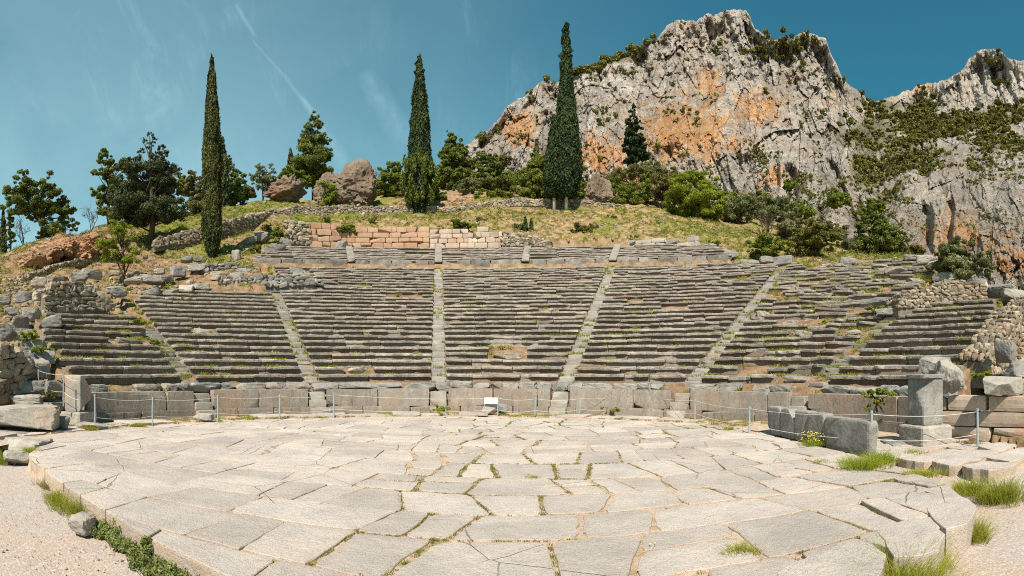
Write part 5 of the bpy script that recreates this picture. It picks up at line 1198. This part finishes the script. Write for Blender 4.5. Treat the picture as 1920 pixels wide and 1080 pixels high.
bush(1175, 385, 69, [(1155, 350, 18, 16), (1180, 360, 22, 18), (1160, 372, 22, 14), (1195, 375, 16, 14), (1210, 350, 16, 20)], 'dark ivy-like bush right of the pinkish rock outcrop', 'bush', 8000, 0.22, 45)
tree(1197, 380, 72, [(1190, 320, 22, 14), (1210, 325, 18, 14), (1165, 330, 18, 12), (1145, 335, 14, 10)], 'olive-brown bare-ish tree below the dark shaggy cypress', 'olive', 4200, 0.2, 46, r0=.14, stems=2)
tree(1240, 388, 70, [(1235, 340, 20, 18), (1225, 365, 20, 16), (1250, 370, 16, 16), (1248, 345, 12, 16)], 'brownish twiggy tree left of the bright green tree', 'olive', 4200, 0.2, 47, r0=.12, stems=3)
tree(1300, 412, 66, [(1275, 345, 22, 16), (1300, 335, 24, 14), (1325, 345, 20, 18), (1345, 370, 18, 18), (1265, 370, 18, 20), (1300, 370, 36, 24), (1285, 392, 30, 14), (1330, 400, 28, 14), (1350, 390, 14, 12)], 'large bright yellow-green round tree at the foot of the cliff', 'bright', 22000, 0.22, 48, r0=.25, core=.34)
bush(1385, 418, 70, [(1370, 385, 20, 16), (1395, 385, 24, 14), (1380, 405, 26, 12), (1415, 395, 20, 14)], 'olive-green bush right of the bright yellow-green tree', 'greybush', 7000, 0.22, 49)
bush(1440, 415, 76, [(1435, 380, 22, 12), (1465, 385, 22, 12), (1450, 400, 26, 12), (1480, 400, 18, 12)], 'grey-green bush behind the bare twiggy tree', 'greybush', 5500, 0.25, 50)
bush(1440, 490, 45, [(1415, 460, 18, 14), (1440, 455, 24, 14), (1465, 465, 18, 16), (1440, 475, 34, 12)], 'dense dark green bush right behind the top benches on the right', 'bush', 11000, 0.16, 51)
bush(1524, 478, 50, [(1505, 435, 26, 22), (1535, 425, 26, 18), (1550, 445, 24, 24), (1520, 455, 36, 20), (1500, 455, 20, 18)], 'big round dark olive bush on the slope right of the bare twiggy tree', 'scrub', 14000, 0.19, 52)
bush(1585, 478, 52, [(1580, 450, 12, 16), (1592, 462, 12, 14)], 'thin greyish shrub between the round olive bush and the two-tone pine', 'greybush', 1500, 0.14, 53, core=0, stems=4)
bush(1800, 528, 31, [(1770, 480, 26, 24), (1800, 470, 30, 22), (1830, 485, 26, 24), (1800, 505, 40, 22), (1850, 510, 16, 18), (1760, 495, 22, 20)], 'large grey-green bush spreading behind the right end of the seats', 'greybush', 16000, 0.12, 54, core=.34)
for (x, y, d, rx, ry, mt_, lb) in [(1700, 470, 62, 30, 14, 'scrub', 'dark shrub below the cliff, right of the two-tone pine'), (1575, 372, 95, 20, 16, 'bush', 'dark tree in the gully above the round olive bush'), (1480, 345, 150, 10, 10, 'bush', 'dark shrub on the cliff beside the dark cleft'), (1640, 385, 110, 18, 12, 'bush', 'dark bush at the foot of the pale gully')]:
    bush(x, y + ry * .8, d, [(x - rx * .4, y, rx * .6, ry), (x + rx * .4, y + 2, rx * .6, ry * .8), (x, y + ry * .3, rx, ry * .7)], lb, mt_, 2600, 0.006 * d, int(x), limbs=False)
# bare trees
def bare(x, yb, d, h, label, seed, mt_='bark', lv=0, spread=.55, r=.09, n0=2, leafm='olive'):
    rs = np.random.RandomState(seed); b = py(x, yb, d); g_ = GZ(b); b[2] = g_ - .1 if abs(g_ - b[2]) < 3 else b[2]; o = thing('bare_tree', b, label, 'tree'); out, tips = [], []
    for k in range(n0): skel(rs, b, (rs.normal() * .35, rs.normal() * .2, 1), h * .36, r, 4, out, tips, spread, .22, 3)
    m = Mesh()
    for P, R_ in out: v, f = tube(P, np.maximum(R_, 0.012), 4); m.add(v, f)
    m.build('branches', M[mt_], o)
    if lv: m = Mesh(); v, f, t = leaves(rs, np.array(tips), np.full(len(tips), .35), lv, .13, .1); m.add(v, f, t); m.build('leaves', M[leafm], o)
bare(1437, 448, 52, 4.2, 'bare twiggy tree in front of the bushes on the right slope', 61, r=.11, n0=3)
bare(700, 350, 76, 5.5, 'leafless tree on the skyline right of the pointed rock', 62)
bare(752, 345, 80, 4.5, 'leafless brown tree left of the skirted cypress', 63)
bare(170, 420, 62, 3.4, 'dead grey tree between the far left pine and the dark conifer', 64)
bare(45, 458, 62, 4.0, 'dead leaning tree beside the far left pine', 65)
bare(1255, 385, 74, 5.0, 'leafless tree at the left of the bright yellow-green tree', 66)
# shrubs on the slope above and around the seats
SH = [(650, 428, 51.2, 20, 12, 'bush', 'green plant hanging over the orange wall'), (612, 412, 55, 8, 7, 'bush', 'round shrub left of the hanging plant on the slope'), (698, 412, 56, 9, 8, 'bush', 'leafy shrub right of the hanging plant above the orange wall'),
      (866, 420, 53, 22, 14, 'bush', 'dark leafy shrub above the right end of the orange wall'), (905, 412, 57, 12, 7, 'greybush', 'grey-green shrub above the wall end'), (1090, 430, 54, 20, 12, 'scrub', 'dark scraggly shrub below the pale cypress trunks'),
      (1112, 424, 55, 10, 7, 'greybush', 'small grey shrub right of the scraggly one'), (525, 440, 50, 16, 14, 'bush', 'green bush beside the rubble wall at the left of the orange wall'), (500, 428, 53, 10, 10, 'olive', 'small olive shrub at the corner of the shadowed wall'),
      (575, 430, 52, 10, 6, 'greybush', 'small grey shrub on top of the left rubble wall'), (480, 465, 47, 14, 8, 'bush', 'low bush at the end of the cypress shadow'), (975, 425, 55, 14, 6, 'greybush', 'low grey tuft left of the tiny conifers'),
      (1150, 408, 58, 12, 6, 'bush', 'low green shrub on the slope right of the trunks'), (1190, 445, 52, 10, 5, 'bush', 'low shrub just left of the low pale wall'), (155, 458, 50, 7, 5, 'bush', 'small round shrub on the eroded bank'), (1340, 455, 50, 16, 8, 'bright', 'bright grassy shrub above the top right benches'),
      (1245, 740, 20.8, 14, 12, 'bright', 'yellow-green plant growing on the front wall right of the slanting stair'), (1648, 742, 13.6, 34, 12, 'bright', 'trailing green plant hanging over the shaded wall left of the right pillar'), (1148, 767, 20, 26, 8, 'bush', 'dark leafy plant low in front of the front wall'),
      (826, 768, 19.9, 16, 10, 'bright', 'grassy tuft at the foot of the middle stair'), (1384, 628, 29, 14, 7, 'bright', 'bright plant on the long slanting stair')]
for i, (x, y, d, rx, ry, mt_, lb) in enumerate(SH):
    if i == 20: x, y, d = 1100, 629, 28.5; lb = 'bright plant on the slanting stairway right of the middle one'
    lump_ = [(1628, 737, 12, 6), (1650, 736, 14, 7), (1672, 738, 14, 6), (1640, 750, 12, 9), (1630, 766, 8, 9), (1652, 756, 10, 6)] if i == 17 else None
    if i == 17: d = 13.9
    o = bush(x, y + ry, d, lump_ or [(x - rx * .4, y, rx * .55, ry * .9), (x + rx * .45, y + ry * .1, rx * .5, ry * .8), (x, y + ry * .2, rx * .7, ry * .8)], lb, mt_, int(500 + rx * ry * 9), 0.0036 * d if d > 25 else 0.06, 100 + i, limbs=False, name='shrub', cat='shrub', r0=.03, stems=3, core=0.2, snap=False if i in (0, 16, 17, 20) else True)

for (x, y, d, rx, ry, mt_, lb) in [(820, 340, 78, 18, 20, 'bush', 'bushy mass behind the right side of the skirted cypress'), (875, 335, 80, 26, 22, 'bush', 'bushes filling the gap behind the two dark pines'), (960, 340, 76, 28, 26, 'bush', 'dark bushy mass left of the tallest cypress'), (940, 300, 82, 16, 14, 'scrub', 'distant olive scrub just under the mountain foot left of the tallest cypress'),
    (1105, 368, 70, 14, 12, 'bright', 'light green bush between the tallest cypress and the pinkish outcrop'), (1140, 345, 76, 22, 18, 'olive', 'olive bushes behind the pinkish outcrop'), (1222, 318, 84, 24, 16, 'greybush', 'grey-green bushes right of the dark shaggy cypress'), (1262, 335, 82, 20, 20, 'olive', 'brown-green bushes behind the left of the bright tree'),
    (1370, 372, 80, 26, 18, 'bush', 'green bushes behind the right of the bright tree'), (1420, 372, 86, 26, 12, 'scrub', 'low scrub belt at the cliff foot right of the bright tree'), (1480, 428, 64, 26, 14, 'greybush', 'greyish bush behind the round dark olive bush'), (1500, 392, 84, 26, 14, 'bush', 'dark scrub at the cliff foot above the round olive bush'),
    (1570, 432, 66, 18, 16, 'scrub', 'scrub right of the round olive bush'), (1600, 458, 60, 16, 12, 'greybush', 'grey scrub just left of the two-tone pine'), (700, 352, 74, 20, 22, 'bush', 'bush against the right flank of the pointed rock'), (462, 358, 74, 16, 14, 'olive', 'olive bush left of the thin deciduous tree'), (340, 345, 70, 18, 16, 'bush', 'bush right of the dark spreading conifer')]:
    bush(x, y + ry, d, [(x - rx * .5, y, rx * .6, ry * .8), (x + rx * .5, y + ry * .1, rx * .6, ry * .8), (x, y - ry * .2, rx * .6, ry * .8), (x, y + ry * .5, rx * 1.1, ry * .6)], lb, mt_, 3600, 0.0036 * d, int(x) + 7, limbs=False)

for (x, y, d, rx, ry, mt_, lb) in [(52, 628, 20.5, 26, 14, 'bright', 'bright weeds covering the rubble bank at the left edge'), (74, 652, 19.5, 16, 10, 'bright', 'lower bright weeds between the loose blocks at the left edge'), (92, 738, 16.6, 14, 10, 'olive', 'yellowish weeds behind the short rope barrier'),
    (258, 600, 24.5, 10, 6, 'bright', 'weeds at the upper end of the overgrown left stair'), (292, 640, 22.5, 14, 8, 'bright', 'weeds halfway down the overgrown left stair'), (1560, 606, 25.5, 34, 9, 'bright', 'wide green patch among the broken benches on the right'),
    (1640, 578, 24.5, 18, 7, 'bright', 'green patch just left of the whitish rubble wall'), (1360, 640, 27, 22, 7, 'bright', 'green patch at the lower left of the broken right benches'), (1840, 700, 14.6, 22, 9, 'bright', 'grassy plants on the bank above the long squared block'), (1500, 566, 30, 14, 5, 'greybush', 'low weeds high among the broken benches on the right')]:
    o = bush(x, y + ry, d, [(x - rx * .5, y + ry * .2, rx * .5, ry * .6), (x + rx * .5, y, rx * .5, ry * .7), (x, y + ry * .3, rx * .6, ry * .6)], lb, mt_, int(700 + rx * ry * 4), 0.0042 * d, int(x) + 3, limbs=False, name='weed_patch', cat='weeds', r0=.01, core=0.0, shell=.1, snap=False)

# ================================================================ grass, herbs, loose stones
def blades(rs, mesh, P, rad, h, nper, wd=0.008, lean=0.5, tone=0.0):
    """tufts of curved grass blades at the points P"""
    P = np.asarray(P, float).reshape(-1, 3); N = len(P) * nper; k = np.repeat(np.arange(len(P)), nper)
    rad = np.broadcast_to(rad, (len(P),))[k]; h = np.broadcast_to(h, (len(P),))[k] * rs.uniform(0.45, 1.15, N); wd = np.broadcast_to(wd, (len(P),))[k]
    a = rs.uniform(0, 2 * pi, N); rr_ = rad * np.sqrt(rs.uniform(0, 1, N)); off = np.stack([np.cos(a), np.sin(a), 0 * a], -1)
    b = P[k] + off * rr_[:, None]; d = off * (0.3 + 0.7 * rr_ / np.maximum(rad, 1e-6))[:, None] + rs.normal(size=(N, 3)) * (0.35, 0.35, 0); d *= lean
    m1 = b + d * h[:, None] * 0.35 + np.stack([0 * h, 0 * h, h * 0.62], -1); t = b + d * h[:, None] * 1.0 + np.stack([0 * h, 0 * h, h * rs.uniform(0.75, 1.05, N)], -1)
    sd_ = np.cross(d + (1e-3, 0, 0), (0, 0, 1.0)); sd_ /= np.linalg.norm(sd_, axis=1, keepdims=True); sd_ = sd_ * np.cos(a * 3)[:, None] + np.cross(sd_, (0, 0, 1.0)) * np.sin(a * 3)[:, None]; sd_ *= wd[:, None] / 2
    V = np.stack([b - sd_, b + sd_, m1 + sd_ * .8, m1 - sd_ * .8, t], 1).reshape(-1, 3); i = np.arange(N)[:, None] * 5
    tn = np.repeat(np.clip(rs.beta(2, 2, N) + tone, 0, 1), 5)
    mesh.add(V, i + np.array([[0, 1, 2, 3]]), tn); mesh.l.append((i + np.array([[3, 2, 4]]) + mesh.n - len(V)).ravel()); mesh.c.append(np.full(N, 3))
rs = np.random.RandomState(301)
# named tufts in the foreground: x, y_foot, z, radius, height, blades, label
TF = [(1686, 1135, -.3, .30, .46, 2600, 'grass', 'largest green grass tuft at the bottom right, against the long edge block'), (1740, 1075, -.3, .15, .26, 500, 'grass', 'grass tuft touching the right side of the largest bottom tuft'),
      (1826, 1012, -.3, .17, .36, 800, 'grass', 'dense upright grass tuft below the right corner of the paving'), (1878, 938, -.3, .26, .46, 1000, 'grass', 'tall loose grass tuft at the right edge by the rough slabs'), (1815, 925, -.1, .30, .22, 900, 'grass', 'wide low grass patch between the rounded corner block and the rough slabs'),
      (1725, 893, -.03, .36, .14, 800, 'grass', 'low strip of grass in front of the rough slabs'), (1622, 878, -.02, .34, .34, 900, 'bright', 'yellow-green leafy tuft at the foot of the nearest tall post'), (1655, 868, -.02, .22, .30, 500, 'bright', 'small yellow-green tuft just right of the nearest tall post'),
      (1392, 1036, -.02, .13, .12, 260, 'grass', 'small grass tuft growing in a wide joint near the bottom right'), (1540, 868, -.02, .16, .08, 240, 'grass', 'flat grass tuft near the end of the free-standing slabs'), (1525, 835, 0, .22, .22, 300, 'bright', 'weedy plant with yellow flowers against the free-standing slabs'),
      (118, 940, -.3, .26, .30, 700, 'grass', 'yellowish grass tuft at the left kerb, upper one'), (158, 966, -.3, .30, .36, 1100, 'grass', 'green grass tuft at the left kerb, above the creeping herb'), (92, 915, -.3, .16, .22, 300, 'straw', 'small dry tuft at the left kerb above the yellowish one'),
      (60, 852, -.1, .20, .22, 500, 'grass', 'bright grass tuft beside the low corner block on the left'), (6, 868, -.3, .25, .40, 500, 'bush', 'dark weed at the extreme left edge by the gravel'), (260, 800, 0, .22, .16, 380, 'grass', 'grass tuft at the foot of the second fence post from the left'),
      (168, 806, 0, .20, .20, 320, 'grass', 'grass tuft at the foot of the leftmost fence post'), (1000, 896, 0, .12, .05, 160, 'grass', 'tiny grass patch in a joint right of centre'), (1365, 806, 0, .18, .12, 260, 'grass', 'grass tuft left of the fence post before the free-standing slabs'), (1712, 852, 0, .16, .14, 220, 'grass', 'grass tuft in front of the right pillar base'),
      (1820, 832, 0, .22, .16, 240, 'straw', 'dry grass at the foot of the rightmost post'), (1872, 826, 0, .15, .18, 220, 'grass', 'grass tuft at the foot of the wall right of the rightmost post')]
for (x, y, z, r_, h_, n_, mt_, lb) in TF:
    m = Mesh(); p = pz(x, y, z); w_ = 0.006 + 0.0006 * math.hypot(p[0], p[1])
    sub = p + rs.normal(size=(26, 3)) * (r_ * .55, r_ * .45, 0); blades(rs, m, sub, r_ * .5, h_ * rs.uniform(.3, 1.05, 26), int(max(8, n_ // 14)), w_ * .55, 1.05, .08); m2 = m
    o = tag(m.build('grass_tuft', M[mt_], origin=p), lb, 'grass tuft', 'grass tufts round the orchestra')
m = Mesh()
for k in range(46): q = pz(1525 + rs.normal() * 12, 835, 0) + (0, 0, rs.uniform(.1, .34)); v, f = rock(rs, q, (.025, .025, .02), 0, 3, 0.1, 2, 0); m.add(v, f)
for (x, y) in [(1022, 912), (1060, 1007), (1230, 1018)]:
    for k in range(4): q = pz(x, y, .02) + rs.normal(size=3) * (.04, .04, .01); v, f = rock(rs, q, (.016, .016, .012), 0, 3, 0.1, 2, 0); m.add(v, f)
tag(m.build('yellow_flowers', M['flower']), 'tiny yellow flowers dotted in the paving joints and on the weeds', 'flowers', kind='stuff')
# creeping herb along the left kerb
m = Mesh(); cen, rad = [], []; A_, B_ = pz(205, 985, -.3), pz(395, 1120, -.3)
for k in range(300):
    t = rs.uniform(0, 1); c = A_ + (B_ - A_) * t + (-.07, -.17, 0) + rs.normal(size=3) * (.08, .07, 0); c[2] = -.27 + abs(rs.normal()) * .06; cen.append(c); rad.append(rs.uniform(.03, .085))
for k in range(16): q = pz(292, 1003, 0) + (-.04, -.12, 0) + rs.normal(size=3) * (.03, .03, .0); q[2] = -.3 + .30 * k / 16; cen.append(q); rad.append(.05)
v, f, t = leaves(rs, np.array(cen), np.array(rad), 26000, 0.019, 0.3, 0.3, 1.5); m.add(v, f, t); tag(m.build('creeping_herb', M['herb']), 'creeping fleshy green herb running along the foot of the left kerb', 'plant')
# moss and short grass in the joints of the paving
m = Mesh(); ms = Mesh(); P1_, P2_ = [], []
for (a, b, gp) in JOINTS:
    L = math.hypot(a[0] - b[0], a[1] - b[1]); mx_ = (a[0] + b[0]) / 2; my_ = (a[1] + b[1]) / 2
    pr = vn(np.array([mx_ * .55, my_ * .55, 4.0])) * (1.25 if mx_ > -2 else .55)
    if pr < .50: continue
    for k in range(int(L * 22 * (pr - .3))):
        t = rs.uniform(); d_ = math.hypot(mx_, my_); (P1_ if rs.uniform() < .55 else P2_).append((a[0] + (b[0] - a[0]) * t + rs.normal() * .012, a[1] + (b[1] - a[1]) * t + rs.normal() * .012, -.02))
blades(rs, m, P1_, .03, .030, 16, .006, .8, -.15); tag(m.build('joint_grass', M['grass'], origin=(0, 8, 0)), 'short moss and grass filling the joints of the paving', 'grass', kind='stuff')
blades(rs, ms, P2_, .03, .026, 16, .006, .8, -.1); tag(ms.build('dry_joint_grass', M['straw'], origin=(0, 8, 0)), 'dry yellow moss in some joints of the paving', 'grass', kind='stuff')
# gutter strip grass
m = Mesh(); th = rs.uniform(-80, 75, 420); r_ = rs.uniform(9.7, 11.3, 420); ok = vn(np.column_stack([th * .18, r_ * .7, 0 * th]), 3) > .52; P = cp(r_[ok], th[ok], .0); blades(rs, m, P, .13, .09, 34, .013, .6)
tag(m.build('strip_grass', M['grass'], origin=(0, 15, 0)), 'grass and weeds on the strip between the paving and the front wall', 'grass', kind='stuff')
m = Mesh(); th = rs.uniform(-80, 75, 420); r_ = rs.uniform(9.7, 11.3, 420); ok = vn(np.column_stack([th * .18, r_ * .7, 0 * th]), 5) > .55; P = cp(r_[ok], th[ok], .0); blades(rs, m, P, .13, .07, 30, .013, .6)
tag(m.build('dry_strip_grass', M['straw'], origin=(0, 15, 0)), 'dry orange grass on the strip between the paving and the front wall', 'grass', kind='stuff')
# grass on the seats
P = list(GRASSPTS)
for k in range(9000):
    w_ = rs.randint(0, 7); n = rs.randint(0, ROWS_IN[w_]); r_ = RB + T_ * n + rs.uniform(.45, .95); th = rs.uniform(bound(w_, r_), bound(w_ + 1, r_)); q = cp(r_, th, 1.65 + RISE * n - .05)
    dens = .06 + 1.25 * (fbm(q * (.8, .8, 1.4), 3, 8) - .5) + .5 - .03 + (.16 if w_ == 5 else 0) + (.06 if w_ == 6 else 0)
    edge = min(abs(th - e) for e in EDG[1:7]); dens += .14 * (edge < 1.6)
    if dens > .66: P.append(q)
P = np.array(P); dd = np.hypot(P[:, 0], P[:, 1]); m = Mesh(); blades(rs, m, P, .12, .08 + .004 * dd * rs.uniform(.2, 1.3, len(P)), 22, .0012 * dd, .8, .12)
tag(m.build('seat_grass', M['grass'], origin=(0, 30, 5)), 'grass and weeds sprouting between the seat rows and stairs', 'grass', kind='stuff')
# slopes: green and dry tufts, loose stones
def slope_pts(n, dlo=24, dhi=66, xlo=-60, xhi=1960):
    d_ = np.sqrt(rs.uniform(dlo ** 2, dhi ** 2, n)); px = rs.uniform(xlo, xhi, n); a = (px - 960) / F; x, y = d_ * np.sin(a), d_ * np.cos(a)
    r_, th = polar(x, y); ins = (th > edge_l(r_) - .8) & (th < edge_r(r_) + .8) & (r_ < 41.8); ok = ~ins & (r_ > 13); x, y = x[ok], y[ok]; return np.stack([x, y, ground_z(x, y)], -1)
P = slope_pts(14000); g_ = fbm(P * .28, 3, 71); P = P[g_ > .46]; dd = np.hypot(P[:, 0], P[:, 1]); m = Mesh(); blades(rs, m, P, .16, .10 + .16 * rs.uniform(0, 1, len(P)) ** 2, 18, .0010 * dd, .6); tag(m.build('slope_grass', M['grass'], origin=(0, 50, 15)), 'green grass on the slopes round and above the seats', 'grass', kind='stuff')
P = slope_pts(14000); g_ = fbm(P * .28, 3, 71); P = P[g_ < .49]; dd = np.hypot(P[:, 0], P[:, 1]); m = Mesh(); blades(rs, m, P, .18, .12 + .14 * rs.uniform(0, 1, len(P)) ** 2, 16, .0010 * dd, .6); tag(m.build('dry_slope_grass', M['straw'], origin=(0, 50, 15)), 'dry straw-coloured grass on the slopes above the seats', 'grass', kind='stuff')
P = slope_pts(5200, 30, 63); P = P[fbm(P * .2, 3, 73) > .48]; m = Mesh(); v, f, t = leaves(rs, P + (0, 0, .12), rs.uniform(.12, .45, len(P)), 60000, .085, .2, .3); m.add(v, f, t); tag(m.build('ground_herbs', M['bush'], origin=(0, 50, 15)), 'low dark herbs and cushion plants scattered on the slopes', 'plants', kind='stuff')
m = Mesh(); P = slope_pts(2300); P = P[fbm(P * .25, 3, 72) > .48]
for p in P[:1100]: s_ = rs.uniform(.12, .5) * (1 if rs.uniform() < .9 else 1.7); v, f = rock(rs, p, (s_, s_ * .8, s_ * .6), rs.uniform(0, 3), 5, .15, 2, 3, .3); m.add(v, f, rs.uniform(.75, 1.2))
tag(m.build('loose_stones', M['rubble'], origin=(0, 50, 15)), 'countless small stones strewn over the slopes', 'stones', kind='stuff')
m = Mesh(); P = slope_pts(1500, 15.5, 40, -120, 330); P2 = slope_pts(1300, 13.5, 34, 1740, 2050)
for p in np.concatenate([P, P2]): s_ = rs.uniform(.15, .55); v, f = rock(rs, p, (s_, s_ * .8, s_ * .6), rs.uniform(0, 3), 6, .15, 3, 6, .4); m.add(v, f, rs.uniform(.6, 1.2))
tag(m.build('rubble', M['rubble'], origin=(0, 25, 5)), 'tumbled rubble covering both broken ends of the seating', 'stones', kind='stuff')
# pebbles on the gravel
m = Mesh()
for k in range(1800):
    px = rs.uniform(0, 420) if rs.uniform() < .55 else rs.uniform(1600, 1920); y = rs.uniform(850, 1079); p = pz(px, y, -.3); r_, th = polar(p[0], p[1])
    if p[1] > 3 + .3 * abs(p[0]) and abs(p[0]) < 8.3 and not (p[0] < -2.2 and p[1] < 3.45 - .42 * (p[0] + 2.3) - .25): continue
    s_ = rs.uniform(.006, .02) * (1 if rs.uniform() < .97 else 2); v, f = rock(rs, p, (s_, s_ * .8, s_ * .6), rs.uniform(0, 3), 3, .15, 2, 1, .3); m.add(v, f, rs.uniform(.7, 1.2))
tag(m.build('pebbles', M['pale'], origin=(0, 5, -.3)), 'small pebbles lying on the gravel', 'pebbles', kind='stuff')
